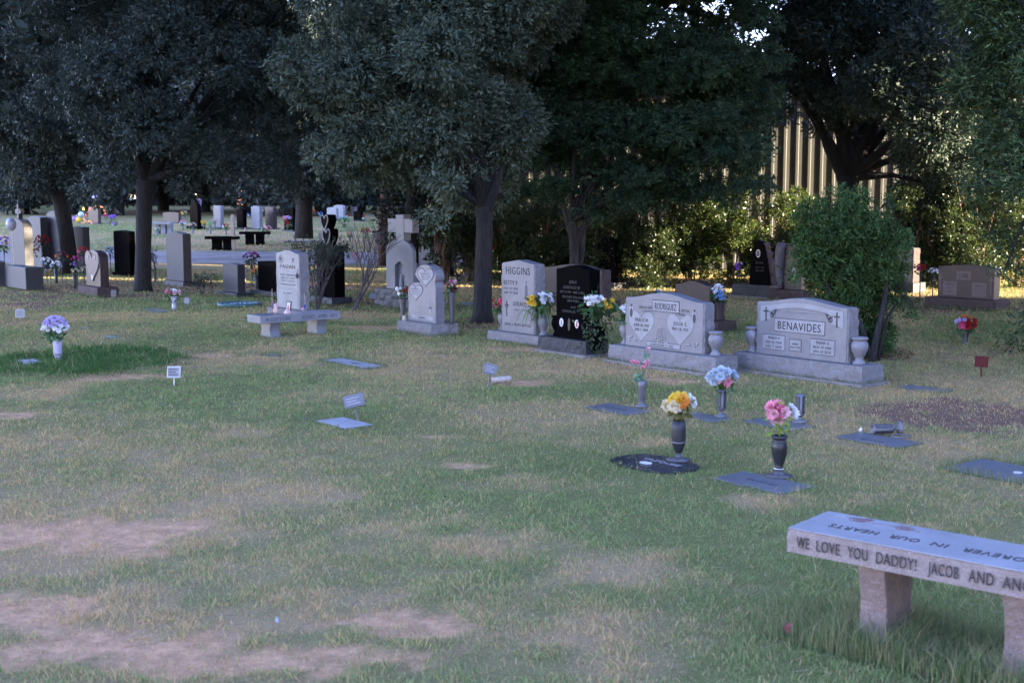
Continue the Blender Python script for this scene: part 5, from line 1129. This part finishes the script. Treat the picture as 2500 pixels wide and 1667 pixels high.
OG1, OG2 = (.038, .060, .040), (.085, .11, .072)
# forked oak in the middle
Y = 19.0
P = lambda x, y, Y_=Y: W(x, y, Y_)
g = G(1177, 786); Y = g.y
tree('oak_tree', 'broad grey-green oak with a forked trunk standing right of the stacked-hearts headstone',
     [g-Vector((0, 0, .05)), W(1178, 760, Y), W(1180, 650, Y), W(1183, 560, Y), W(1180, 505, Y)], [.20, .145, .13, .125, .12],
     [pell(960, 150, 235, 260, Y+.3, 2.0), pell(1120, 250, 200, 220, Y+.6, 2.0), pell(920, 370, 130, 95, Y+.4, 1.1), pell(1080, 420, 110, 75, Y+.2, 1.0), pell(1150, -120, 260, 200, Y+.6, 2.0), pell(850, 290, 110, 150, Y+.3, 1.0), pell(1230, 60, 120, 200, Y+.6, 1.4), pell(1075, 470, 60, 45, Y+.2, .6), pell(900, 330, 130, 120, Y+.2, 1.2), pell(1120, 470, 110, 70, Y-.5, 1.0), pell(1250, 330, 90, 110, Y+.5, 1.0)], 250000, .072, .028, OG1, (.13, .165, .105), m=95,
     forks=[([W(1185, 520, Y), W(1205, 470, Y), W(1225, 400, Y+.1), W(1250, 300, Y+.2)], [.10, .075, .07, .05]), ([W(1178, 520, Y), W(1168, 450, Y), W(1150, 350, Y)], [.10, .07, .05])], k=(.20, .34), droop=.35)
b0 = Vector((-1.6, 30.4, 0))  # evergreen added to keep low sun off the leaning trunk and stones
tree('cedar_tree', 'dense dark evergreen added as sun block at the corner of the ribbed metal building', [b0-Vector((0, 0, .1)), b0+Vector((0, 0, 2)), b0+Vector((0, 0, 4))], [.16, .13, .1],
     [[-1.6, 30.4, 1.6, 1.1, 1.2, 1.4], [-1.6, 30.4, 4, 1.3, 1.4, 1.9], [-1.5, 30.4, 6.4, 1.1, 1.2, 1.8]], 22000, .13, .06, (.018, .03, .022), (.04, .055, .036), m=34)
b0 = Vector((-2.3, 28.4, 0))  # second evergreen added to stop sun spilling onto the far left
tree('cedar_tree', 'narrow dark evergreen added as sun block behind the right side of the cross monument', [b0-Vector((0, 0, .1)), b0+Vector((0, 0, 2)), b0+Vector((0, 0, 4))], [.16, .13, .1],
     [[-2.3, 28.4, 1.7, 1.0, 1.2, 1.5], [-2.3, 28.4, 4, 1.2, 1.4, 1.9], [-2.2, 28.4, 6.4, 1.1, 1.2, 1.8]], 26000, .12, .055, (.014, .024, .018), (.03, .044, .03), m=40, cap=(2.5, 3000))
for (ox, oy, rr_, lab_) in ((-12.8, 18.5, 5.0, 'unseen low-branched oak added left of the bell-shaped headstone to block skylight'), (-13.5, 9.5, 5.0, 'unseen spreading oak added left of the dark green mound to block skylight'), (12.6, 15.5, 4.2, 'unseen spreading oak added right of the dark red sign to block skylight'), (0, -12, 6.5, 'large unseen oak added behind the camera to cut low skylight'), (-16, -10, 6.5, 'large unseen oak added behind the camera at left to cut low skylight'), (15, -9, 6.5, 'large unseen oak added behind the camera at right to cut low skylight')):  # unseen oaks added around the view to block skylight and darken the middle ground
    b0 = Vector((ox, oy, 0)); zc_ = 5.2 if oy > 0 else 5.5
    tree('oak_tree', lab_, [b0-Vector((0, 0, .1)), b0+Vector((0, 0, 1.6)), b0+Vector((0, 0, 3))], [.3, .24, .22],
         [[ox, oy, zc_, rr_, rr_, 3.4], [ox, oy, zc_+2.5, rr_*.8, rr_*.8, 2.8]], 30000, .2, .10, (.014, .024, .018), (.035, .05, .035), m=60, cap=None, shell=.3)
b0 = Vector((18, 27, 0))  # unseen oak added to shade the upper wall and stop sun spill at left
tree('oak_tree', 'tall unseen oak added right of the hedge to shade the upper metal wall', [b0-Vector((0, 0, .1)), b0+Vector((0, 0, 2.5)), b0+Vector((0, 0, 5))], [.3, .24, .2],
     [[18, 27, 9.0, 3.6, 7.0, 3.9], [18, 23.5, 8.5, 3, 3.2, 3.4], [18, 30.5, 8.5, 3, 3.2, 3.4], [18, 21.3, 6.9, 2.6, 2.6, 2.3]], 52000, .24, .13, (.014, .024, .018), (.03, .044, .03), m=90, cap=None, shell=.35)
# straight trunk left
g = G(349, 711); Y = g.y
tree('oak_tree', 'dark dense oak with a straight black trunk at the left', [g-Vector((0, 0, .05)), W(349, 690, Y), W(350, 600, Y), W(352, 500, Y), W(358, 440, Y)], [.21, .17, .155, .16, .2],
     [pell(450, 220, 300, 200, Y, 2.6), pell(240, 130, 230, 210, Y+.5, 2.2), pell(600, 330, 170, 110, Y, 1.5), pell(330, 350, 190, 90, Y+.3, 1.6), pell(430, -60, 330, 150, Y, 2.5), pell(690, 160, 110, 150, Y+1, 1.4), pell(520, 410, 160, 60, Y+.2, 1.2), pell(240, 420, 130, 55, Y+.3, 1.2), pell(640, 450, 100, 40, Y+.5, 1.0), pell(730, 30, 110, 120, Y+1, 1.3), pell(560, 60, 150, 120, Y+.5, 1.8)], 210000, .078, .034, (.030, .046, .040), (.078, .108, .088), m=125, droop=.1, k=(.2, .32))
# leaning trunk
g = G(168, 668); Y = g.y
tree('oak_tree', 'dark oak with a leaning curved trunk at the far left', [g-Vector((0, 0, .05)), W(170, 640, Y), W(163, 580, Y), W(150, 500, Y), W(142, 460, Y), W(120, 400, Y)], [.24, .20, .19, .2, .2, .15],
     [pell(100, 260, 260, 190, Y, 2.6), pell(10, 130, 220, 230, Y, 2.4), pell(210, 380, 190, 80, Y, 1.8), pell(40, 420, 130, 70, Y, 1.5), pell(120, -40, 300, 160, Y, 2.6), pell(50, 460, 110, 50, Y, 1.3), pell(230, 440, 110, 50, Y, 1.3)], 110000, .105, .048, (.026, .040, .034), (.062, .086, .068), m=75, k=(.2, .32), droop=.1)
# fill behind: dark tree between
g = G(748, 610); Y = 44
tree('oak_tree', 'tall shaded tree with a pale trunk beyond the road, left of the heart monument', [W(742, 575, Y)-Vector((0, 0, .1)), W(742, 520, Y), W(745, 450, Y), W(750, 400, Y)], [.34, .3, .28, .26],
     [pell(690, 330, 170, 140, Y, 3), pell(780, 250, 170, 200, Y, 3), pell(620, 200, 170, 200, Y, 3), pell(800, 420, 90, 60, Y, 1.5), pell(560, 420, 120, 50, Y, 1.5)], 42000, .2, .085, (.026, .040, .035), (.06, .08, .066), m=60, bark=BARKG)
# reddish trunk
g = G(936, 648); Y = g.y
tree('cedar_tree', 'tree with a reddish flaring trunk behind the cross monument', [g-Vector((0, 0, .1)), W(934, 600, Y), W(938, 540, Y), W(948, 490, Y), W(945, 430, Y)], [.16, .13, .17, .23, .2],
     [pell(930, 330, 150, 130, Y, 2.2), pell(1010, 420, 90, 60, Y, 1.4), pell(880, 430, 60, 50, Y, 1)], 20000, .15, .06, (.03, .045, .035), (.06, .08, .06), m=30, bark=BARKR)
# feathery tree
Y = 22.5
b0 = W(1402, 690, Y); b0.z = -.05
tree('feathery_tree', 'wide dark green feathery-leaved tree with thin forked stems above the black headstone', [b0, W(1403, 620, Y), W(1400, 575, Y), W(1395, 540, Y)], [.11, .09, .085, .08],
     [pell(1540, 170, 300, 170, Y, 2.2), pell(1400, 330, 230, 90, Y-.4, 1.6), pell(1640, 350, 230, 100, Y-.2, 1.7), pell(1480, 440, 190, 60, Y-.2, 1.3), pell(1720, 430, 150, 55, Y, 1.2), pell(1330, 200, 110, 190, Y+.3, 1.2), pell(1600, -80, 330, 180, Y, 2.3), pell(1790, 250, 90, 110, Y+.3, 1.0), pell(1310, 420, 120, 60, Y-.4, 1.0), pell(1560, 500, 170, 40, Y+.1, 1.1), pell(1230, 390, 90, 70, Y-.5, .9), pell(1560, 260, 300, 130, Y+.2, 2.0), pell(1450, 60, 260, 160, Y, 2.0), pell(1700, 130, 160, 130, Y, 1.6), pell(1380, 480, 90, 45, Y-.2, .8), pell(1620, 400, 240, 70, Y+.3, 1.6), pell(1270, 480, 80, 40, Y, .7), pell(1840, 330, 100, 120, Y+.3, 1.0), pell(1850, 430, 65, 60, Y+.3, .6), pell(1870, 350, 60, 110, Y+.6, .7), pell(1640, 150, 180, 100, Y+1.3, 1.2), pell(1810, 180, 120, 100, Y+1.0, 1.0), pell(1330, 440, 110, 90, Y+.4, .9), pell(1760, 300, 120, 140, Y, 1.2), pell(1640, 490, 150, 50, Y, 1.0), pell(1790, 470, 90, 45, Y, .8), pell(1440, 500, 110, 40, Y+.3, .8), pell(1800, 100, 100, 110, Y+.2, 1.0), pell(1730, -20, 150, 100, Y+.2, 1.4), pell(1270, 150, 150, 170, Y+.6, 1.6), pell(1260, 300, 110, 90, Y, 1.1), pell(1700, 230, 170, 80, Y+.6, 1.3), pell(1800, 250, 90, 60, Y+.6, .9), pell(1400, 380, 130, 100, Y+.6, 1.1), pell(1500, 420, 200, 80, Y+.8, 1.2), pell(1700, 420, 180, 90, Y+.8, 1.2)], 520000, .06, .029, (.028, .062, .036), (.072, .130, .070), m=230, lm=LMF, flat=.4, droop=.15, fl=.42, k=(.24, .40), per=20, shell=.3, bark=BARKG,
     forks=[([W(1403, 620, Y), W(1420, 560, Y), W(1455, 515, Y), W(1500, 470, Y), W(1580, 400, Y)], [.07, .06, .05, .045, .03]), ([W(1400, 600, Y), W(1385, 540, Y), W(1370, 480, Y), W(1350, 400, Y)], [.05, .045, .04, .03]), ([W(1410, 690, Y), W(1420, 630, Y), W(1425, 560, Y), W(1440, 480, Y)], [.05, .045, .045, .03])])
# tree before the metal building
Y = 27.5
b0 = W(2075, 640, Y); b0.z = -.05
tree('oak_tree', 'dark oak forking in front of the sunlit metal wall', [b0, W(2074, 520, Y), W(2070, 460, Y), W(2072, 430, Y)], [.26, .22, .22, .24],
     [pell(2240, 190, 230, 190, Y-.5, 2.4), pell(2330, 390, 160, 100, Y-.5, 1.8), pell(2130, 30, 260, 130, Y, 2.2), pell(1930, 120, 120, 110, Y+.5, 1.2), pell(2060, 290, 60, 40, Y, .7), pell(1960, 275, 110, 50, Y+.5, .8), pell(2290, 330, 130, 150, Y-.4, 1.4), pell(2270, 450, 100, 60, Y-.3, 1.0), pell(2020, 230, 120, 60, Y, .8), pell(2250, 440, 110, 60, Y-.3, 1.2), pell(1780, 60, 80, 90, Y+.5, 1.0), pell(2450, 250, 150, 200, Y-.5, 1.8), pell(1840, 190, 110, 60, Y+.3, 1.0), pell(2270, 320, 110, 110, Y, 1.3), pell(2060, 160, 150, 100, Y, 1.3), pell(1960, 20, 160, 80, Y, 1.3), pell(2080, -40, 240, 90, Y, 1.8), pell(2330, 20, 170, 110, Y, 1.6), pell(2100, 110, 150, 90, Y, 1.4), pell(2370, 470, 130, 60, Y-.4, 1.2)], 200000, .095, .042, (.032, .054, .042), (.085, .115, .080), m=85, limbs=14,
     forks=[([W(2068, 470, Y), W(2050, 420, Y), W(2020, 360, Y), W(1990, 260, Y), W(1940, 150, Y)], [.16, .11, .09, .06, .03]), ([W(2078, 450, Y), W(2100, 390, Y), W(2130, 320, Y), W(2180, 220, Y)], [.16, .13, .1, .05]), ([W(2070, 440, Y), W(2060, 380, Y), W(2065, 320, Y), W(2050, 200, Y)], [.12, .1, .08, .04])])
# right edge tree
Y = 14.5
b0 = W(2660, 900, Y); b0.z = -.05
tree('willow_oak', 'bright drooping-branched tree reaching in from the right photo edge', [b0, W(2655, 700, Y), W(2640, 500, Y), W(2640, 350, Y)], [.16, .13, .12, .1],
     [pell(2400, -30, 150, 90, Y, .8), pell(2530, 180, 170, 170, Y, .9), pell(2560, 380, 190, 130, Y-.2, .9), pell(2560, 620, 130, 120, Y, .7), pell(2530, 30, 190, 140, Y, .9), pell(2480, 440, 120, 80, Y, .6), pell(2500, 760, 70, 70, Y, .4), pell(2560, 870, 110, 60, Y, .5), pell(2640, -100, 200, 150, Y, 1.0), pell(2430, 655, 45, 18, Y, .2)], 70000, .075, .019, (.022, .045, .022), (.095, .145, .045), m=75, droop=.3, up=.5, k=(.2, .34), flat=.3, shell=.2)
# round bush
Y = 13.9
b0 = G(2128, 884); Y = b0.y+.1
tree('round_bush', 'round bright green bush on several thin stems behind the widest pale headstone', [b0, W(2140, 820, Y), W(2158, 740, Y), W(2165, 680, Y), W(2160, 640, Y)], [.045, .035, .03, .028, .02],
     [pell(2020, 560, 80, 80, Y, .40), pell(2100, 545, 75, 70, Y, .4), pell(2150, 620, 65, 80, Y, .36), pell(2040, 650, 85, 60, Y+.1, .4), pell(1985, 610, 50, 60, Y, .3), pell(2080, 720, 90, 55, Y+.3, .4), pell(2205, 745, 38, 50, Y+.1, .2), pell(2150, 800, 60, 50, Y+.3, .3), pell(1955, 525, 26, 20, Y, .14), pell(2035, 472, 34, 16, Y, .15), pell(2165, 495, 32, 22, Y, .15), pell(2222, 585, 22, 28, Y, .12), pell(1935, 660, 20, 22, Y, .12), pell(2060, 800, 80, 60, Y+.45, .35), pell(2110, 660, 80, 70, Y+.1, .4)], 80000, .040, .015, (.026, .060, .018), (.085, .155, .045), m=120, lm=LMF, cat='bush', group='bushes', cap=None, k=(.18, .34), bark=BARKG, up=.5, droop=0, fl=.9,
     forks=[([b0, W(2105, 800, Y), W(2070, 720, Y+.1), W(2040, 640, Y)], [.03, .025, .02, .015]), ([b0+Vector((-.15, .1, 0)), W(2050, 780, Y+.1), W(2020, 700, Y+.1), W(2000, 640, Y)], [.025, .022, .02, .015]), ([b0+Vector((.1, .1, 0)), W(2165, 780, Y+.1), W(2200, 720, Y)], [.02, .018, .01])])
# hedge shrubs
RAISE = {1510: 40, 1590: 45, 1690: 40, 1790: 20, 2215: 25, 2290: 45, 2380: 50, 2480: 50, 1235: 25, 1320: 10}
HS = [(1085, 500, 40, 620), (1150, 470, 60, 640), (1235, 480, 75, 650), (1320, 500, 70, 650), (1405, 530, 60, 660), (1510, 500, 65, 680), (1590, 470, 80, 690), (1690, 460, 85, 700), (1790, 455, 80, 700), (1880, 465, 70, 690),
      (2010, 560, 60, 700), (2215, 510, 60, 690), (2290, 500, 75, 700), (2380, 500, 80, 700), (2480, 500, 90, 700)]
descs = ['slender twiggy hedge shrub nearest the stone cross', 'hedge shrub just left of the forked oak trunk', 'sunlit yellow-green hedge shrub right of the forked oak trunk', 'sunlit twiggy hedge shrub behind the peaked headstone', 'thin brown-stemmed hedge shrub behind the brown headstone', 'dark hedge shrub right of the arched black headstone',
         'dense dark hedge shrub above the two-heart headstone', 'dense hedge shrub with golden glints left of the tapering black headstone', 'hedge shrub with golden top directly behind the tapering black headstone', 'yellow-green hedge shrub left of the round bush', 'hedge shrub hidden behind the round bush', 'glinting hedge shrub right of the round bush',
         'hedge shrub above the dark two-panel headstone', 'dense hedge shrub above the long brown headstone', 'hedge shrub at the right photo edge']
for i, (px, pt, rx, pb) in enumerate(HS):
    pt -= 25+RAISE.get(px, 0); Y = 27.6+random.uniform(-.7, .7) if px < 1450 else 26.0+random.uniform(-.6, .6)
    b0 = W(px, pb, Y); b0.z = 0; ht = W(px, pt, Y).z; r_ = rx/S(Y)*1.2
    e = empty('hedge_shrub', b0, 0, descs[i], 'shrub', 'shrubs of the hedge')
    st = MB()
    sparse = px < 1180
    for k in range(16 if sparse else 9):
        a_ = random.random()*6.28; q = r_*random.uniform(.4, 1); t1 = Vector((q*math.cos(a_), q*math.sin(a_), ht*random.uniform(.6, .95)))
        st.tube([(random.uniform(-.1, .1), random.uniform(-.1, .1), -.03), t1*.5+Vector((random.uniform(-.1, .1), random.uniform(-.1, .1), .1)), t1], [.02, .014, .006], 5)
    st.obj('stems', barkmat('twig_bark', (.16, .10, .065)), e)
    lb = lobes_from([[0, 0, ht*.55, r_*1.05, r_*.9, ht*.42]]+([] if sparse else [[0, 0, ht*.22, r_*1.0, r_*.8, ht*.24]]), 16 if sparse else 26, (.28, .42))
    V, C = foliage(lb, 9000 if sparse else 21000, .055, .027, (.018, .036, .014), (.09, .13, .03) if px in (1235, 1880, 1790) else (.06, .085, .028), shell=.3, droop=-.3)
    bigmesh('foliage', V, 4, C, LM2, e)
# leafless shrub and dark sparse shrub
def twiggy(base, label, H_, n, spread, leaves=0, name='bare_shrub', lean=(0, 0)):
    e = empty(name, base, 0, label, 'shrub', None); m_ = MB(); tips = []
    def grow(p, d, L_, r_, dep):
        q = p+d*L_*.5+Vector((random.uniform(-1, 1), random.uniform(-1, 1), 0))*L_*.06; t1 = p+d*L_; m_.tube([p, q, t1], [r_, r_*.85, r_*.65], 6)
        if dep == 0: tips.append(t1); return
        for _ in range(random.choice((2, 2, 3))):
            d2 = (d+Vector((random.uniform(-1, 1), random.uniform(-1, 1), random.uniform(-.2, .6)))*.55).normalized(); grow(t1, d2, L_*random.uniform(.6, .85), r_*.6, dep-1)
        tips.append(t1)
    for k in range(n):
        a_ = random.random()*6.28; d = Vector((math.cos(a_)*spread+lean[0], math.sin(a_)*spread+lean[1], 1)).normalized(); grow(Vector((0, 0, -.02)), d, H_*.34, .022, 4)
    m_.obj('branches', barkmat('purple_bark', (.09, .075, .08)), e)
    if leaves:
        lb = [[t_.x, t_.y, t_.z, .08, .08, .07] for t_ in tips]; V, C = foliage(lb, leaves, .045, .02, (.025, .04, .025), (.05, .07, .04), shell=.5); bigmesh('foliage', V, 4, C, LM, e)
    return e
twiggy(G(862, 760), 'leafless branching shrub between the heart monument and the stone cross', 1.5, 3, .35, lean=(.25, 0))
twiggy(G(775, 757), 'dark sparse shrub growing against the black heart monument', 1.15, 6, .3, 2600, 'sparse_shrub')
twiggy(G(378, 690), 'small thin weed left of the weathered peaked headstone', .8, 2, .15, 300, 'weed')
twiggy(W(1490, 640, 27.0)-Vector((0, 0, W(1490, 640, 27.0).z)), 'tangled brown leafless shrub in the hedge above the arched black headstone', 1.9, 7, .5)
twiggy(G(495, 720), 'low thin weed at the foot of the plain grey headstone', .4, 3, .4, 400, 'weed')
twiggy(G(1120, 690), 'green sapling behind the magenta bouquet', 1.1, 4, .35, 2500, 'sapling')
# far trees
far = None
fd = ['dark bushy tree of the far treeline, %s' % t_ for t_ in ('cut by the left photo edge', 'above the bell-shaped headstone', 'behind the leaning trunk', 'above the string of orange lights', 'left of the straight trunk', 'right of the straight trunk', 'above the flagged monument', 'above the far blue-grey headstone', 'above the far dark headstone', 'above the white headstone pair', 'behind the reddish trunk')]
for i, px in enumerate((-60, 60, 180, 290, 400, 500, 600, 700, 790, 880, 985)):
    Y = 74+random.uniform(-6, 6); b0 = W(px, 540, Y); b0.z = gz(0, Y)
    if far is None or i in (1, 2):
        e = empty('far_tree', (0, 0, 0), 0, '', 'tree', 'trees of the far treeline'); t_ = MB(); t_.tube([(0, 0, -.2), (.1, 0, 2), (0, 0, 4.5)], [.35, .28, .2], 9)
        for k in range(5): t_.tube([(0, 0, 2+k*.4), (random.uniform(-2, 2), random.uniform(-1, 1), 5+k*.4)], [.16, .05], 6)
        t_.obj('trunk', BARK, e, smooth=True)
        lb = lobes_from([[0, 0, 5.5, 3.4, 3, 3.6], [random.uniform(-1, 1), 0, 2.3, 3.0, 2.4, 1.6], [0, 0, 9.5, 3.4, 3, 3]], 40, (.2, .34))
        V, C = foliage(lb, 24000, .34, .15, (.012, .02, .016), (.03, .04, .03)); bigmesh('crown', V, 4, C, LM, e); far = (far or [])+[e]
        if i > 0 and len(far) > 3: pass
    else:
        src = random.choice(far); e = src.copy(); col.objects.link(e)
        for ch in list(src.children): c_ = ch.copy(); col.objects.link(c_); c_.parent = e
    e.location = b0; e.rotation_euler = (0, 0, random.random()*6.28); sc_ = random.uniform(.9, 1.15); e.scale = (sc_, sc_, sc_); e['label'] = fd[i]

lb = []
for k in range(170): lb.append([random.uniform(49, 70), random.uniform(38, 112), 1.5+random.uniform(0, 19), 4.5, 4.5, 3.6])  # unseen strip of woods added to block sun on the far trees
for k in range(60): lb.append([random.uniform(22, 60), random.uniform(100, 108), 1.8+random.uniform(.5, 13), 4, 3, 3])  # row carried on to the right, added so the woods shade themselves
for k in range(150): lb.append([random.uniform(-75, 22), random.uniform(92, 99), 1.8+random.uniform(.5, 12), 3.2, 2.4, 2.4])
for k in range(60): lb.append([random.uniform(-60, 5), random.uniform(90, 94), random.uniform(2.5, 5.5), 3, 2, 2])
V, C = foliage(lb, 190000, .85, .5, (.012, .018, .015), (.028, .038, .03), shell=.4); tag(bigmesh('far_woods', V, 4, C, LM), 'dark mass of woodland closing the view behind the far graves, unseen right end added as sun block', 'woodland', kind='stuff')
# ------------------------------------------------------------------ buildings
WALL = plain('green_metal', (.045, .046, .040), .5, .0, .5, .06, 6)
def warehouse(label, x0, x1, y0, y1, h, roofm):
    e = empty('metal_building', (x0, y0, 0), 0, label, 'building', 'ribbed metal buildings'); L_ = x1-x0; D_ = y1-y0
    MB().box(0, L_, 0, D_, -.3, h).obj('wall', WALL, e)
    m_ = MB(); n = int(L_/.32)
    for k in range(n): m_.prism([(0, 0)]*0 or [(k*.32+.10, -.045), (k*.32+.16, -.045), (k*.32+.19, .002), (k*.32+.07, .002)], 0, 1)
    m_.v = [(x, z, -.02+y*(h+.0)) for x, y, z in m_.v]; m_.obj('wall_ribs', WALL, e)
    MB().prism([(-.25, h+.002), (L_+.25, h+.002), (L_+.25, h+.10), (-.25, h+.10)], -.3, -.22).obj('gutter', METAL, e)
    r_ = MB(); r_.add([(-.2, -.22, h+.03), (L_+.2, -.22, h+.03), (L_+.2, D_/2, h+1.6), (-.2, D_/2, h+1.6), (-.2, D_+.2, h+.03), (L_+.2, D_+.2, h+.03), (-.2, -.22, h+.01), (L_+.2, -.22, h+.01), (L_+.2, D_+.2, h+.01), (-.2, D_+.2, h+.01)], [(0, 1, 2, 3), (3, 2, 5, 4), (6, 7, 1, 0), (9, 8, 7, 6), (4, 5, 8, 9), (0, 3, 4, 9, 6), (1, 7, 8, 5, 2)]); r_.obj('roof', roofm, e)
    return e
warehouse('long ribbed metal building behind the hedge', -1.0, 46, 32.5, 100, 4.75, plain('galvanised_roof', (.5, .5, .5), .4, .6))  # unseen depth stretched far back to block sun on the far graves
warehouse('tall unseen metal building added at right to block sun from the foreground', 26, 32, -34, 16.4, 13, MATS['galvanised_roof'])  # unseen sun blocker, added to keep the lawn in shade

build_grass()
# tall rank grass under the foreground bench and at the stone bases
VV = []; CC = []
def tuftband(cx, cy, hw, hd, rz, n, h0, h1):
    x = RNG.uniform(-hw, hw, n); y = RNG.uniform(-hd, hd, n); X = cx+x*math.cos(rz)-y*math.sin(rz); Yy = cy+x*math.sin(rz)+y*math.cos(rz)
    h = RNG.uniform(h0, h1, n); az = RNG.random(n)*6.28; ln = h*RNG.uniform(.1, .8, n); w_ = RNG.uniform(.001, .0020, n)*(1 if cy < 9 else 1.8); wa = RNG.random(n)*3.14
    z = gh(X, Yy)-.005; dx = np.stack([np.cos(wa)*w_, np.sin(wa)*w_, 0*w_], -1); b_ = np.stack([X, Yy, z], -1)
    m1 = b_+np.stack([np.cos(az)*ln*.25, np.sin(az)*ln*.25, h*.6], -1); t_ = b_+np.stack([np.cos(az)*ln, np.sin(az)*ln, h], -1)
    VV.append(np.stack([b_-dx, b_+dx, m1+dx*.8, m1-dx*.8], 1)); VV.append(np.stack([m1-dx*.8, m1+dx*.8, t_+dx*.1, t_-dx*.1], 1))
    r_ = RNG.random((n, 1)); c = np.array([.10, .145, .055])*(1-r_)+np.array([.20, .245, .11])*r_; c = np.where(RNG.random((n, 1)) < .2, np.array([.32, .27, .16]), c); CC.append(c); CC.append(c)
bc = Vector((math.cos(thb), math.sin(thb), 0)); bn = Vector((-math.sin(thb), math.cos(thb), 0)); B0 = Vector((p.x, p.y, 0))
p = G(1924, 1286.4, .45); B0 = Vector((p.x, p.y, 0))
for s0, n_, hh in ((.34, 2300, .19), (.5, 1000, .13), (.7, 1200, .14), (.9, 1700, .18), (1.1, 1000, .16), (.12, 1100, .13), (-.05, 400, .10)):
    q = B0+bc*s0+bn*.15; tuftband(q.x, q.y, .18, .26, thb, n_, .04, hh)
for kx in list(KEEP):
    cx, cy, hw, hd, rz = kx
    if cy > 24: continue
    per_ = 2*(hw+hd)
    for sx_, sy_, a, b in ((0, -1, hw, .02), (0, 1, hw, .02), (1, 0, .02, hd), (-1, 0, .02, hd)):
        ox, oy = sx_*(hw+.01), sy_*(hd+.01); tall = hw > .35 or cy > 10.5
        tuftband(cx+ox*math.cos(rz)-oy*math.sin(rz), cy+ox*math.sin(rz)+oy*math.cos(rz), a, b, rz, int(a*b*4*(14000 if hw > .35 or cy < 10.5 else 5000))+10, .015, (.09 if tall else .035)*(.55 if hw < .5 and hd < .21 else 1))
o = bigmesh('tall_grass', np.concatenate(VV), 4, np.concatenate(CC), leafmat('grass_blade', .25, .7, .15)); tag(o, 'longer untrimmed grass around bench legs and stone bases', 'grass', kind='stuff')
